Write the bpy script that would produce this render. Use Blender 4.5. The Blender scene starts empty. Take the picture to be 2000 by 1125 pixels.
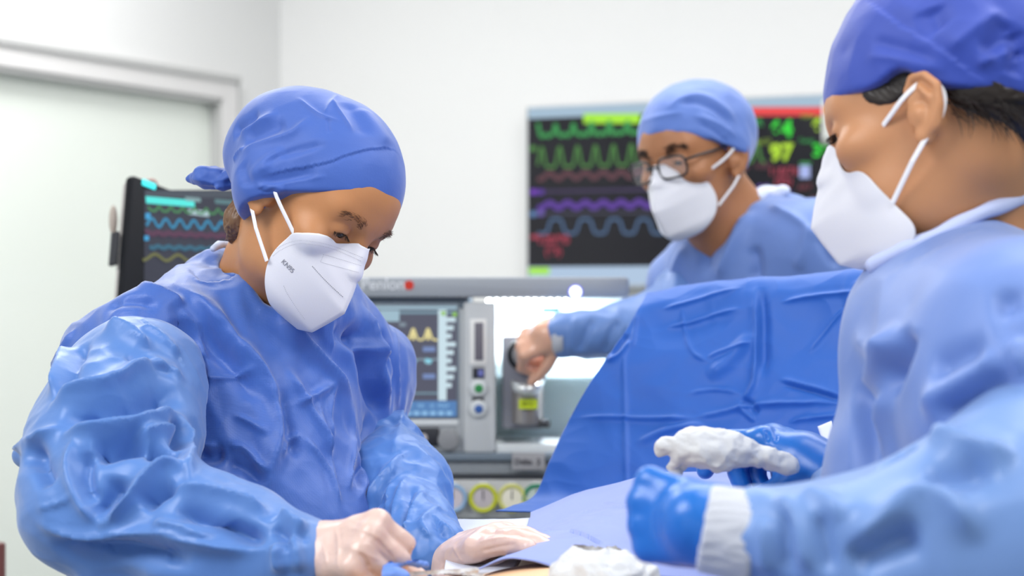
import bpy, math
import numpy as np
from mathutils import Vector, Matrix
from mathutils.bvhtree import BVHTree

# ------------------------------------------------------------------ camera
CAMZ = 1.38
FPX = 3333.0
cam_d = bpy.data.cameras.new('camera')
cam = bpy.data.objects.new('camera', cam_d)
bpy.context.scene.collection.objects.link(cam)
cam.location = (0, 0, CAMZ)
cam.rotation_euler = (math.pi / 2, 0, 0)
cam_d.sensor_width = 36.0
cam_d.lens = FPX * 36.0 / 2000.0
cam_d.clip_start = 0.05
cam_d.dof.use_dof = True
cam_d.dof.focus_distance = 1.97
cam_d.dof.aperture_fstop = 3.7
bpy.context.scene.camera = cam

# ------------------------------------------------------------------ world, exposure
sc = bpy.context.scene
w = bpy.data.worlds.new('world'); sc.world = w
w.use_nodes = True
w.node_tree.nodes['Background'].inputs[0].default_value = (0.9, 0.95, 1, 1)
w.node_tree.nodes['Background'].inputs[1].default_value = 0.3
sc.view_settings.view_transform = 'Standard'
sc.view_settings.look = 'None'
sc.view_settings.gamma = 1
sc.view_settings.use_curve_mapping = False
sc.view_settings.exposure = -0.12

def area(name, loc, target, size, power, col=(1, 1, 1)):
    d = bpy.data.lights.new(name, 'AREA')
    d.shape = 'RECTANGLE'; d.size = size[0]; d.size_y = size[1]
    d.energy = power; d.color = col
    o = bpy.data.objects.new(name, d); sc.collection.objects.link(o)
    o.location = loc
    v = Vector(target) - Vector(loc)
    o.rotation_euler = v.to_track_quat('-Z', 'Y').to_euler()
    return o
# daylight-white ceiling panels of the operating room
area('ceiling_panel_light', (-1.6, 0.6, 2.93), (-1.6, 0.6, 0), (1.6, 1.2), 70)
area('ceiling_panel_light', (1.2, 0.2, 2.93), (1.2, 0.2, 0), (1.6, 1.2), 38)
area('ceiling_panel_light', (0.5, 3.4, 2.93), (0.5, 3.4, 0), (1.6, 1.0), 30)
area('ceiling_panel_light', (-1.0, 3.9, 2.93), (-1.0, 3.9, 0), (.8, .8), 34)  # extra panel, added to brighten the left wall
area('ceiling_panel_light', (1.9, 2.2, 2.93), (1.9, 2.2, 0), (1.2, 1.2), 20)
# added front fill behind the camera; the wall there has no window
area('front_fill_light', (-1.0, -1.9, 1.7), (0.1, 2.0, 1.2), (3.4, 1.8), 18, (0.95, 0.98, 1))
# surgical lamp over the table
area('surgical_lamp_light', (0.55, 1.75, 2.45), (0.12, 1.75, 1.1), (0.5, 0.5), 7, (1, 0.99, 0.97))

# ------------------------------------------------------------------ helpers
COL = sc.collection
def P(px, py, d):
    return np.array([(px - 1000) / FPX * d, d, CAMZ - (py - 562.5) / FPX * d])

def hexlin(h):
    c = [int(h[i:i + 2], 16) / 255 for i in (0, 2, 4)]
    return tuple([x / 12.92 if x <= .04045 else ((x + .055) / 1.055) ** 2.4 for x in c] + [1])

MATS = {}
def mat(name, col, rough=.5, metal=0., emit=0., bump=None, sheen=0., sss=0., coat=0., trans=0., alpha=1., spec=.5, var=0., translu=0.):
    if name in MATS: return MATS[name]
    m = bpy.data.materials.new(name); MATS[name] = m
    m.use_nodes = True
    nt = m.node_tree; b = nt.nodes['Principled BSDF']
    c = hexlin(col)
    b.inputs['Base Color'].default_value = c if not emit else (.012, .012, .014, 1)
    b.inputs['Roughness'].default_value = rough
    b.inputs['Metallic'].default_value = metal
    b.inputs['Sheen Weight'].default_value = sheen
    b.inputs['Coat Weight'].default_value = coat
    b.inputs['Transmission Weight'].default_value = trans
    b.inputs['Alpha'].default_value = alpha
    b.inputs['Specular IOR Level'].default_value = spec
    if sss:
        b.inputs['Subsurface Weight'].default_value = sss
        b.inputs['Subsurface Radius'].default_value = (.012, .005, .003)
        b.inputs['Subsurface Scale'].default_value = 1.
    if emit:
        b.inputs['Emission Color'].default_value = c
        b.inputs['Emission Strength'].default_value = emit
    tc = nt.nodes.new('ShaderNodeTexCoord')
    if var:
        nz = nt.nodes.new('ShaderNodeTexNoise'); nz.inputs['Scale'].default_value = 14
        nz.inputs['Detail'].default_value = 3
        nt.links.new(tc.outputs['Object'], nz.inputs['Vector'])
        mx = nt.nodes.new('ShaderNodeMix'); mx.data_type = 'RGBA'
        mx.inputs[6].default_value = tuple([x * (1 - var) for x in c[:3]] + [1])
        mx.inputs[7].default_value = tuple([min(1, x * (1 + var)) for x in c[:3]] + [1])
        nt.links.new(nz.outputs['Fac'], mx.inputs[0])
        nt.links.new(mx.outputs[2], b.inputs['Base Color'])
    last = None
    for (kind, scale, dist, stren) in (bump or []):
        if kind == 'noise':
            n = nt.nodes.new('ShaderNodeTexNoise'); n.inputs['Detail'].default_value = 4
            out = n.outputs['Fac']
        elif kind == 'dots':
            n = nt.nodes.new('ShaderNodeTexVoronoi'); n.inputs['Randomness'].default_value = .15
            out = n.outputs['Distance']
        elif kind == 'crease':
            n = nt.nodes.new('ShaderNodeTexVoronoi'); n.feature = 'DISTANCE_TO_EDGE'
            out = n.outputs['Distance']
        elif kind == 'facet':
            n = nt.nodes.new('ShaderNodeTexVoronoi'); n.feature = 'SMOOTH_F1'; n.inputs['Smoothness'].default_value = .2
            out = n.outputs['Distance']
        elif kind == 'wave':
            n = nt.nodes.new('ShaderNodeTexWave')
            n.inputs['Distortion'].default_value = 1.5
            out = n.outputs['Fac']
        n.inputs['Scale'].default_value = scale
        src = tc.outputs['Object']
        if kind in ('crease', 'facet'):
            wn = nt.nodes.new('ShaderNodeTexNoise'); wn.inputs['Scale'].default_value = scale * .6
            nt.links.new(src, wn.inputs['Vector'])
            va = nt.nodes.new('ShaderNodeVectorMath'); va.operation = 'MULTIPLY_ADD'
            va.inputs[1].default_value = (1.4 / scale,) * 3
            nt.links.new(wn.outputs['Color'], va.inputs[0]); nt.links.new(src, va.inputs[2])
            src = va.outputs[0]
        nt.links.new(src, n.inputs['Vector'])
        bp = nt.nodes.new('ShaderNodeBump'); bp.inputs['Strength'].default_value = stren
        bp.inputs['Distance'].default_value = dist
        nt.links.new(out, bp.inputs['Height'])
        if last is not None: nt.links.new(last, bp.inputs['Normal'])
        last = bp.outputs['Normal']
    if last is not None: nt.links.new(last, b.inputs['Normal'])
    if translu:
        tr = nt.nodes.new('ShaderNodeBsdfTranslucent'); tr.inputs['Color'].default_value = c
        mxs = nt.nodes.new('ShaderNodeMixShader'); mxs.inputs[0].default_value = translu
        nt.links.new(b.outputs[0], mxs.inputs[1]); nt.links.new(tr.outputs[0], mxs.inputs[2])
        nt.links.new(mxs.outputs[0], nt.nodes['Material Output'].inputs['Surface'])
        if last is not None: nt.links.new(last, tr.inputs['Normal'])
    return m

def root(name, label, cat, loc=(0, 0, 0), group=None):
    o = bpy.data.objects.new(name, None); COL.objects.link(o)
    o.location = loc; o['label'] = label; o['category'] = cat
    o.empty_display_size = .05
    if group: o['group'] = group
    return o
def tag(o, label, cat, group=None):
    o['label'] = label; o['category'] = cat
    if group: o['group'] = group
    return o

def link(name, me, m, parent=None, smooth=True):
    if m: me.materials.append(m)
    o = bpy.data.objects.new(name, me); COL.objects.link(o)
    if smooth and len(me.polygons):
        me.polygons.foreach_set('use_smooth', np.ones(len(me.polygons), dtype=bool))
    if parent is not None:
        o.parent = parent
        o.matrix_parent_inverse = pworld(parent).inverted()
    return o
def pworld(o):
    M = Matrix.Translation(o.location) @ o.rotation_euler.to_matrix().to_4x4()
    if o.parent is not None:
        M = pworld(o.parent) @ o.matrix_parent_inverse @ M
    return M

def np_mesh(name, V, Fq):
    me = bpy.data.meshes.new(name)
    V = np.asarray(V, np.float32); Fq = np.asarray(Fq, np.int32)
    k = Fq.shape[1]
    me.vertices.add(len(V)); me.vertices.foreach_set('co', V.ravel())
    me.loops.add(Fq.size); me.loops.foreach_set('vertex_index', Fq.ravel())
    me.polygons.add(len(Fq))
    me.polygons.foreach_set('loop_start', np.arange(0, Fq.size, k, dtype=np.int32))
    me.polygons.foreach_set('loop_total', np.full(len(Fq), k, dtype=np.int32))
    me.update(calc_edges=True); me.validate()
    return me

def py_mesh(name, V, F):
    me = bpy.data.meshes.new(name); me.from_pydata([tuple(map(float, v)) for v in V], [], [tuple(map(int, f)) for f in F]); me.update()
    return me

class MB:
    """collects shapes into one mesh"""
    def __init__(s): s.V = []; s.F = []
    def add(s, V, F):
        n = len(s.V); s.V += [np.asarray(v, float) for v in V]; s.F += [tuple(i + n for i in f) for f in F]; return s
    def box(s, a, b, bev=0.):
        a = np.array(a, float); b = np.array(b, float); lo = np.minimum(a, b); hi = np.maximum(a, b)
        c = (lo + hi) / 2; e = (hi - lo) / 2
        return s.obox(c, np.eye(3), e, bev)
    def obox(s, c, R, e, bev=0.):
        c = np.array(c, float); e = np.array(e, float); R = np.array(R, float)
        bev = min(bev, .95 * min(e))
        if bev <= 0:
            V = [c + R @ (e * np.array([x, y, z])) for x in (-1, 1) for y in (-1, 1) for z in (-1, 1)]
            F = [(0, 1, 3, 2), (4, 6, 7, 5), (0, 4, 5, 1), (2, 3, 7, 6), (0, 2, 6, 4), (1, 5, 7, 3)]
            return s.add(V, F)
        # rounded box: profile in local x,z with bevel extruded along y with inset
        seg = 4
        def ring(y, ins):
            r = []
            for q, (sx, sz) in enumerate([(1, 1), (-1, 1), (-1, -1), (1, -1)]):
                for k in range(seg + 1):
                    a = (q * 90 + k * 90 / seg) * math.pi / 180
                    rr = max(bev - ins, 1e-5)
                    x = sx * (e[0] - bev) + rr * math.cos(a); z = sz * (e[2] - bev) + rr * math.sin(a)
                    r.append(c + R @ np.array([x, y, z]))
            return r
        b2 = bev * .6
        rings = [ring(-e[1], b2), ring(-e[1] + b2 * .3, b2 * .3), ring(-e[1] + b2, 0), ring(e[1] - b2, 0), ring(e[1] - b2 * .3, b2 * .3), ring(e[1], b2)]
        n = len(rings[0]); V = sum(rings, []); F = []
        for i in range(len(rings) - 1):
            for j in range(n):
                F.append((i * n + j, i * n + (j + 1) % n, (i + 1) * n + (j + 1) % n, (i + 1) * n + j))
        F.append(tuple(range(n))); F.append(tuple(reversed(range((len(rings) - 1) * n, len(rings) * n))))
        return s.add(V, F)
    def tube(s, pts, r, seg=10, cap=True):
        pts = [np.array(p, float) for p in pts]
        rr = r if hasattr(r, '__len__') else [r] * len(pts)
        V = []; F = []
        up = np.array([0.13, 0.2, 1.])
        for i, p in enumerate(pts):
            t = pts[min(i + 1, len(pts) - 1)] - pts[max(i - 1, 0)]; t = t / (np.linalg.norm(t) + 1e-12)
            a = np.cross(t, up); a /= (np.linalg.norm(a) + 1e-9); b = np.cross(t, a)
            for k in range(seg):
                th = 2 * math.pi * k / seg
                V.append(p + rr[i] * (a * math.cos(th) + b * math.sin(th)))
        for i in range(len(pts) - 1):
            for k in range(seg):
                F.append((i * seg + k, i * seg + (k + 1) % seg, (i + 1) * seg + (k + 1) % seg, (i + 1) * seg + k))
        if cap:
            F.append(tuple(reversed(range(seg)))); F.append(tuple(range((len(pts) - 1) * seg, len(pts) * seg)))
        return s.add(V, F)
    def cyl(s, a, b, r, seg=32, bev=0.):
        a = np.array(a, float); b = np.array(b, float)
        if bev:
            d = (b - a) / np.linalg.norm(b - a)
            return s.tube([a, a + d * bev * .3, a + d * bev, b - d * bev, b - d * bev * .3, b], [r - bev, r - bev * .3, r, r, r - bev * .3, r - bev], seg)
        return s.tube([a, b], r, seg)
    def ring(s, c, n, R, r, seg=40, seg2=8):
        n = np.array(n, float); n /= np.linalg.norm(n); a = np.cross(n, [0.1, .2, 1.]); a /= np.linalg.norm(a); b = np.cross(n, a)
        V = []; F = []
        for i in range(seg):
            t = 2 * math.pi * i / seg; d = a * math.cos(t) + b * math.sin(t)
            for j in range(seg2):
                u = 2 * math.pi * j / seg2
                V.append(np.array(c) + d * (R + r * math.cos(u)) + n * r * math.sin(u))
        for i in range(seg):
            for j in range(seg2):
                F.append((i * seg2 + j, ((i + 1) % seg) * seg2 + j, ((i + 1) % seg) * seg2 + (j + 1) % seg2, i * seg2 + (j + 1) % seg2))
        return s.add(V, F)
    def sphere(s, c, r, nu=16, nv=10, R=None):
        r = np.ones(3) * r; V = []; F = []; R = np.eye(3) if R is None else R
        for i in range(nv + 1):
            for j in range(nu):
                th = math.pi * i / nv; ph = 2 * math.pi * j / nu
                V.append(np.array(c) + R @ (r * np.array([math.sin(th) * math.cos(ph), math.sin(th) * math.sin(ph), math.cos(th)])))
        for i in range(nv):
            for j in range(nu):
                F.append((i * nu + j, (i + 1) * nu + j, (i + 1) * nu + (j + 1) % nu, i * nu + (j + 1) % nu))
        return s.add(V, F)
    def build(s, name, m, parent=None, smooth=False):
        me = py_mesh(name, s.V, s.F)
        o = link(name, me, m, parent, smooth)
        if smooth == 'auto':
            me.polygons.foreach_set('use_smooth', np.ones(len(me.polygons), dtype=bool))
            mk_sharp(me, 35)
        return o
def mk_sharp(me, deg):
    import bmesh
    bm = bmesh.new(); bm.from_mesh(me)
    bmesh.ops.remove_doubles(bm, verts=bm.verts, dist=1e-6)
    bmesh.ops.recalc_face_normals(bm, faces=bm.faces)
    for e in bm.edges:
        if len(e.link_faces) == 2 and e.calc_face_angle(0) > math.radians(deg): e.smooth = False
    bm.to_mesh(me); bm.free()

# ------------------------------------------------------------------ numpy noise
_rng = np.random.RandomState(7)
_G = _rng.normal(size=(4096, 3)); _G /= np.linalg.norm(_G, axis=1)[:, None]
def _h(i, j, k): return ((i * 73856093) ^ (j * 19349663) ^ (k * 83492791)) & 4095
def noise3(p):
    p = np.asarray(p, float); f = np.floor(p).astype(np.int64); t = p - f; u = t * t * t * (t * (t * 6 - 15) + 10)
    out = 0
    for dx in (0, 1):
        for dy in (0, 1):
            for dz in (0, 1):
                g = _G[_h(f[:, 0] + dx, f[:, 1] + dy, f[:, 2] + dz)]
                d = (g * (t - [dx, dy, dz])).sum(1)
                wgt = (u[:, 0] if dx else 1 - u[:, 0]) * (u[:, 1] if dy else 1 - u[:, 1]) * (u[:, 2] if dz else 1 - u[:, 2])
                out = out + d * wgt
    return out * 1.4
def worley(p):
    p = np.asarray(p, float); f = np.floor(p).astype(np.int64)
    F1 = np.full(len(p), 9.); F2 = np.full(len(p), 9.)
    for dx in (-1, 0, 1):
        for dy in (-1, 0, 1):
            for dz in (-1, 0, 1):
                c = f + [dx, dy, dz]
                q = c + .5 + .45 * _G[_h(c[:, 0], c[:, 1], c[:, 2])]
                d = np.sqrt(((p - q) ** 2).sum(1))
                F2 = np.where(d < F1, F1, np.minimum(F2, d)); F1 = np.minimum(F1, d)
    return F1, F2

# ------------------------------------------------------------------ signed distance modelling
def unit(v): v = np.array(v, float); return v / np.linalg.norm(v)
def rc(a, b, r1, r2):
    """round cone"""
    a = np.array(a, float); b = np.array(b, float); ba = b - a; L2 = ba @ ba
    def f(p):
        t = np.clip(((p - a) @ ba) / L2, 0, 1)
        return np.linalg.norm(p - (a + t[:, None] * ba), axis=1) - (r1 + (r2 - r1) * t)
    return f
def chain(pts, rs):
    fs = [rc(pts[i], pts[i + 1], rs[i], rs[i + 1]) for i in range(len(pts) - 1)]
    def f(p):
        d = fs[0](p)
        for g in fs[1:]: d = np.minimum(d, g(p))
        return d
    return f
def el(c, r, R=None):
    c = np.array(c, float); r = np.array(r, float); R = None if R is None else np.array(R, float)
    def f(p):
        q = p - c
        if R is not None: q = q @ R
        k0 = np.linalg.norm(q / r, axis=1); k1 = np.linalg.norm(q / (r * r), axis=1) + 1e-9
        return k0 * (k0 - 1) / k1
    return f
def ebox(c, e, rd, R=None):
    c = np.array(c, float); e = np.array(e, float) - rd; R = None if R is None else np.array(R, float)
    def f(p):
        q = p - c
        if R is not None: q = q @ R
        q = np.abs(q) - e
        return np.linalg.norm(np.maximum(q, 0), axis=1) + np.minimum(q.max(1), 0) - rd
    return f
def U(k, *fs):
    def f(p):
        d = fs[0](p)
        for g in fs[1:]:
            e = g(p); h = np.maximum(k - np.abs(d - e), 0) / k
            d = np.minimum(d, e) - h * h * k * .25
        return d
    return f
def SUB(k, a, *bs):
    def f(p):
        d = a(p)
        for b in bs:
            e = -b(p); h = np.maximum(k - np.abs(d - e), 0) / k
            d = np.maximum(d, e) + h * h * k * .25
        return d
    return f
def INT(k, a, b):
    def f(p):
        d = a(p); e = b(p); h = np.maximum(k - np.abs(d - e), 0) / k
        return np.maximum(d, e) + h * h * k * .25
    return f
def half(c, n):
    c = np.array(c, float); n = unit(n)
    return lambda p: (p - c) @ n
def mirror(f, ax=1):
    def g(p):
        q = p.copy(); q[:, ax] = np.abs(q[:, ax]); return f(q)
    return g

def nets(f, lo, hi, h):
    lo = np.array(lo, float); hi = np.array(hi, float)
    n = (np.ceil((hi - lo) / h / 4) * 4).astype(int)
    nb = n // 4
    bc = np.stack(np.meshgrid(*[lo[i] + (np.arange(nb[i]) * 4 + 1.5) * h for i in range(3)], indexing='ij'), -1)
    dc = np.concatenate([f(c) for c in np.array_split(bc.reshape(-1, 3), max(1, bc.size // 600000))]).reshape(nb)
    V = np.repeat(np.repeat(np.repeat(dc, 4, 0), 4, 1), 4, 2).astype(np.float32)
    act = np.argwhere(np.abs(dc) < 7 * h)
    off = np.stack(np.meshgrid(*[np.arange(4)] * 3, indexing='ij'), -1).reshape(-1, 3)
    for ch in np.array_split(act, max(1, len(act) // 6000)):
        idx = (ch[:, None, :] * 4 + off[None]).reshape(-1, 3)
        V[idx[:, 0], idx[:, 1], idx[:, 2]] = f(lo + idx * h)
    S = V < 0
    cor = [(i, j, k) for i in (0, 1) for j in (0, 1) for k in (0, 1)]
    sl = lambda A, c: A[c[0]:A.shape[0] - 1 + c[0], c[1]:A.shape[1] - 1 + c[1], c[2]:A.shape[2] - 1 + c[2]]
    cnt = sum(sl(S, c).astype(np.int8) for c in cor)
    a = (cnt > 0) & (cnt < 8)
    ci = np.argwhere(a); idx = np.full(a.shape, -1, np.int32); idx[a] = np.arange(len(ci))
    vals = [V[ci[:, 0] + c[0], ci[:, 1] + c[1], ci[:, 2] + c[2]] for c in cor]
    acc = np.zeros((len(ci), 3)); num = np.zeros(len(ci))
    for x in range(8):
        for y in range(x + 1, 8):
            d = np.array(cor[y]) - np.array(cor[x])
            if np.abs(d).sum() != 1: continue
            va, vb = vals[x], vals[y]; m = (va < 0) != (vb < 0)
            t = va[m] / (va[m] - vb[m])
            acc[m] += np.array(cor[x]) + t[:, None] * d; num[m] += 1
    verts = lo + (ci + acc / num[:, None]) * h
    faces = []
    for ax in range(3):
        b, c = [(1, 2), (2, 0), (0, 1)][ax]
        s0 = np.take(S, range(S.shape[ax] - 1), ax); s1 = np.take(S, range(1, S.shape[ax]), ax)
        m = s0 != s1
        e = np.argwhere(m)
        e = e[(e[:, b] > 0) & (e[:, c] > 0) & (e[:, b] < S.shape[b] - 1) & (e[:, c] < S.shape[c] - 1)]
        if not len(e): continue
        fl = S[e[:, 0], e[:, 1], e[:, 2]]
        def cell(db, dcc):
            q = e.copy(); q[:, b] += db; q[:, c] += dcc
            return idx[q[:, 0], q[:, 1], q[:, 2]]
        q = np.stack([cell(-1, -1), cell(0, -1), cell(0, 0), cell(-1, 0)], 1)
        q[~fl] = q[~fl][:, ::-1]
        faces.append(q)
    Fq = np.concatenate(faces)
    Fq = Fq[(Fq >= 0).all(1)]
    return largest(verts, Fq)

def largest(V, Fq):
    E = np.concatenate([Fq[:, [0, 1]], Fq[:, [1, 2]], Fq[:, [2, 3]], Fq[:, [3, 0]]]); L = np.arange(len(V))
    while True:
        m = np.minimum(L[E[:, 0]], L[E[:, 1]]); L2 = L.copy()
        np.minimum.at(L2, E[:, 0], m); np.minimum.at(L2, E[:, 1], m)
        L2 = L2[L2]; L2 = L2[L2]
        if (L2 == L).all(): break
        L = L2
    u, c = np.unique(L, return_counts=True); k = L == u[np.argmax(c)]
    if k.all(): return V, Fq
    mp = np.cumsum(k) - 1; Fq = Fq[k[Fq[:, 0]]]
    return V[k], mp[Fq]
def edges_of(Fq):
    E = np.concatenate([Fq[:, [i, (i + 1) % Fq.shape[1]]] for i in range(Fq.shape[1])])
    return E
def smooth(V, Fq, it=2, lam=.5, mu=-.53):
    E = edges_of(Fq); n = len(V)
    deg = np.bincount(E.ravel(), minlength=n).astype(float)[:, None]; deg[deg == 0] = 1
    for i in range(it * 2):
        L = np.stack([np.bincount(E[:, 0], V[E[:, 1], k], n) + np.bincount(E[:, 1], V[E[:, 0], k], n) for k in range(3)], 1) / deg - V
        V = V + (lam if i % 2 == 0 else mu) * L
    return V
def blur(V, Fq, it=1, lam=.5):
    E = edges_of(Fq); n = len(V)
    deg = np.bincount(E.ravel(), minlength=n).astype(float)[:, None]; deg[deg == 0] = 1
    for i in range(it):
        L = np.stack([np.bincount(E[:, 0], V[E[:, 1], k], n) + np.bincount(E[:, 1], V[E[:, 0], k], n) for k in range(3)], 1) / deg - V
        V = V + lam * L
    return V
def normals(V, Fq):
    a, b, c = V[Fq[:, 0]], V[Fq[:, 1]], V[Fq[:, 2]]
    n = np.cross(b - a, c - a)
    if Fq.shape[1] == 4: n = np.cross(V[Fq[:, 2]] - V[Fq[:, 0]], V[Fq[:, 3]] - V[Fq[:, 1]])
    N = np.zeros_like(V)
    for k in range(Fq.shape[1]):
        for x in range(3): N[:, x] += np.bincount(Fq[:, k], n[:, x], len(V))
    return N / (np.linalg.norm(N, axis=1)[:, None] + 1e-12)

ORG = Vector((0, 0, CAMZ))
def bvh(V, Fq): return BVHTree.FromPolygons(V.tolist(), Fq.tolist())
def hit(T, px, py):
    d = Vector(((px - 1000) / FPX, 1, -(py - 562.5) / FPX)).normalized()
    r = T.ray_cast(ORG, d)
    return None if r[0] is None else np.array(r[0])
def catmull(pts, n=6):
    pts = [np.array(p, float) for p in pts]
    if len(pts) < 3:
        return [pts[0] + (pts[-1] - pts[0]) * t for t in np.linspace(0, 1, n + 1)]
    q = [2 * pts[0] - pts[1]] + pts + [2 * pts[-1] - pts[-2]]
    out = []
    for i in range(1, len(q) - 2):
        for t in np.linspace(0, 1, n, endpoint=False):
            out.append(.5 * ((2 * q[i]) + (-q[i - 1] + q[i + 1]) * t + (2 * q[i - 1] - 5 * q[i] + 4 * q[i + 1] - q[i + 2]) * t * t + (-q[i - 1] + 3 * q[i] - 3 * q[i + 1] + q[i + 2]) * t ** 3))
    out.append(pts[-1]); return out

def sculpt(V, Fq, strokes, N=None, k=1.):
    """folds pressed into a garment. stroke = (kind, width_px, height_mm, x, y, x, y, ...) traced over the surface.
    kinds: g rounded, r sharp ridge (height<0: sharp valley), s step (left side of the stroke raised)"""
    T = bvh(V, Fq)
    if N is None: N = normals(V, Fq)
    D = np.zeros(len(V))
    for st in strokes:
        kind, wpx, h = st[0], st[1], st[2] * .001 * k
        px = np.array(st[3:], float).reshape(-1, 2)
        pp = catmull([np.array([a, b, 0]) for a, b in px], 5)
        pts = [hit(T, q[0], q[1]) for q in pp]; pts = [q for q in pts if q is not None]
        if len(pts) < 2: continue
        pts = np.array(pts)
        dm = np.median(pts[:, 1]); keep = np.abs(pts[:, 1] - dm) < .25; pts = pts[keep]
        if len(pts) < 2: continue
        for _ in range(4):
            if len(pts) > 3: pts[1:-1] = pts[1:-1] * .5 + (pts[:-2] + pts[2:]) * .25
        if kind != 's' and wpx >= 9: wpx *= 1.3
        wm = wpx / FPX * dm
        lo = pts.min(0) - 3.2 * wm; hi = pts.max(0) + 3.2 * wm
        I = np.where(((V > lo) & (V < hi)).all(1))[0]
        if not len(I): continue
        v = V[I]; best = np.full(len(I), 9.); tt = np.zeros(len(I)); side = np.zeros(len(I))
        seg = np.linalg.norm(np.diff(pts, axis=0), axis=1); cum = np.concatenate([[0], np.cumsum(seg)]); tot = cum[-1] + 1e-9
        for i in range(len(pts) - 1):
            if seg[i] < 1e-6: continue
            ba = pts[i + 1] - pts[i]; t = np.clip(((v - pts[i]) @ ba) / (ba @ ba), 0, 1)
            r = v - pts[i] - t[:, None] * ba; d = np.linalg.norm(r, axis=1)
            m = d < best; best[m] = d[m]; tt[m] = (cum[i] + t[m] * seg[i]) / tot
            side[m] = (np.cross(ba, r[m]) * N[I][m]).sum(1)
        tap = np.clip(np.minimum(tt, 1 - tt) * 4 + .12, 0, 1); tap = tap * tap * (3 - 2 * tap)
        x = best / wm
        if kind == 'g': a = np.exp(-x * x)
        elif kind == 'r': a = np.exp(-1.3 * (np.sqrt(x * x + .03) - .17))
        elif kind == 's': a = np.where(side > 0, 1, -1) * np.exp(-x) * .5
        D[I] += h * a * tap
    return V + N * D[:, None]

def crumple(V, N, amp, scale, stretch=None, seed=0, warp=.5):
    q = V.copy()
    if stretch is not None:
        d = unit(stretch[0]); q = q - (q @ d)[:, None] * d * (1 - 1 / stretch[1])
    q = q * scale + seed * 7.3
    q = q + warp * np.stack([noise3(q * .9 + 11), noise3(q * .9 + 23), noise3(q * .9 + 37)], 1)
    F1, F2 = worley(q)
    return V + N * ((F1 - .45) * amp)[:, None]
def ridged(V, N, amp, scale, stretch=None, seed=0, pw=1.5):
    q = V.copy()
    if stretch is not None:
        d = unit(stretch[0]); q = q - (q @ d)[:, None] * d * (1 - 1 / stretch[1])
    q = q * scale + seed * 5.1
    n = 1 - np.abs(noise3(q) * 1.3); n = np.clip(n, 0, 1) ** pw
    return V + N * ((n - .6) * amp)[:, None]

def patch(net, nu, nv):
    """bicubic surface through a net of control points"""
    net = np.array(net, float); A, B, _ = net.shape
    def interp(arr, n):
        m = len(arr); q = np.concatenate([[2 * arr[0] - arr[1]], arr, [2 * arr[-1] - arr[-2]]])
        out = []
        for s in np.linspace(0, m - 1, n):
            i = min(int(s), m - 2); t = s - i
            p0, p1, p2, p3 = q[i], q[i + 1], q[i + 2], q[i + 3]
            out.append(.5 * (2 * p1 + (-p0 + p2) * t + (2 * p0 - 5 * p1 + 4 * p2 - p3) * t * t + (-p0 + 3 * p1 - 3 * p2 + p3) * t ** 3))
        return np.array(out)
    rows = interp(net, nu)                      # nu x B x 3
    G = interp(rows.transpose(1, 0, 2), nv).transpose(1, 0, 2)
    V = G.reshape(-1, 3)
    i, j = np.meshgrid(np.arange(nu - 1), np.arange(nv - 1), indexing='ij')
    a = (i * nv + j).ravel()
    Fq = np.stack([a, a + 1, a + nv + 1, a + nv], 1)
    return V, Fq
def face_cam(V, Fq):
    N = normals(V, Fq)
    if ((N * (V - np.array(ORG))).sum() > 0): Fq = Fq[:, ::-1]
    return Fq
def thick(o, t, off=-1):
    md = o.modifiers.new('thickness', 'SOLIDIFY'); md.thickness = t; md.offset = off
    return o
def text_mesh(name, s, size, M, m, parent, extrude=.0004, align='CENTER', bold=0.):
    cu = bpy.data.curves.new(name, 'FONT'); cu.body = s; cu.size = size; cu.extrude = extrude
    cu.align_x = align; cu.align_y = 'CENTER'; cu.offset = bold
    t = bpy.data.objects.new(name, cu); COL.objects.link(t)
    bpy.context.view_layer.update()
    me = bpy.data.meshes.new_from_object(t.evaluated_get(bpy.context.evaluated_depsgraph_get()))
    COL.objects.unlink(t); bpy.data.objects.remove(t); bpy.data.curves.remove(cu)
    me.name = name
    me.transform(M)
    me.materials.clear()
    return link(name, me, m, parent, False)
# ------------------------------------------------------------------ room shell
M_wall = mat('wall_paint', 'E2E2E1', .55)
M_floor = mat('vinyl_floor', '8E9597', .35)
M_ceil = mat('ceiling_paint', 'DADAD8', .8)
M_frame = mat('door_frame_aluminium', 'DCDAD9', .4)
M_frameline = mat('frame_shadow_grey', 'B9B9B8', .5)  # carries the frame's shadow line as a grey colour
H = 2.95
A = np.array([-.76, 5.6]); dL = unit([-.494, -.87]); dR = unit([.923, -.385])
Bp = A + 8 * dL; Cp = A + 6.4 * dR; Dp = np.array([3.6, -2.4])
def wallseg(a, b, z0, z1, t=.12, side=1):
    a = np.array(a, float); b = np.array(b, float); d = unit(b - a); n = np.array([-d[1], d[0]]) * side
    V = []
    for p in (a, b, b + n * t, a + n * t):
        V += [(p[0], p[1], z0), (p[0], p[1], z1)]
    F = [(0, 2, 3, 1), (2, 4, 5, 3), (4, 6, 7, 5), (6, 0, 1, 7), (1, 3, 5, 7), (0, 6, 4, 2)]
    return V, F
def struct(o): o['kind'] = 'structure'; return o
mb = MB()
sd0, sd1 = .245, 1.75          # the door opening along the left wall
sg = -1
mb.add(*wallseg(A, A + dL * sd0, 0, H, side=sg)); mb.add(*wallseg(A + dL * sd0, A + dL * sd1, 2.035, H, side=sg)); mb.add(*wallseg(A + dL * sd1, Bp, 0, H, side=sg))
struct(mb.build('wall_left', M_wall))
struct(MB().add(*wallseg(A, Cp, 0, H, side=1)).build('wall_right', M_wall))
struct(MB().add(*wallseg(Bp, Dp, 0, H, side=-1)).build('wall_back', M_wall))
struct(MB().add(*wallseg(Dp, Cp, 0, H, side=-1)).build('wall_side', M_wall))
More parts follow.
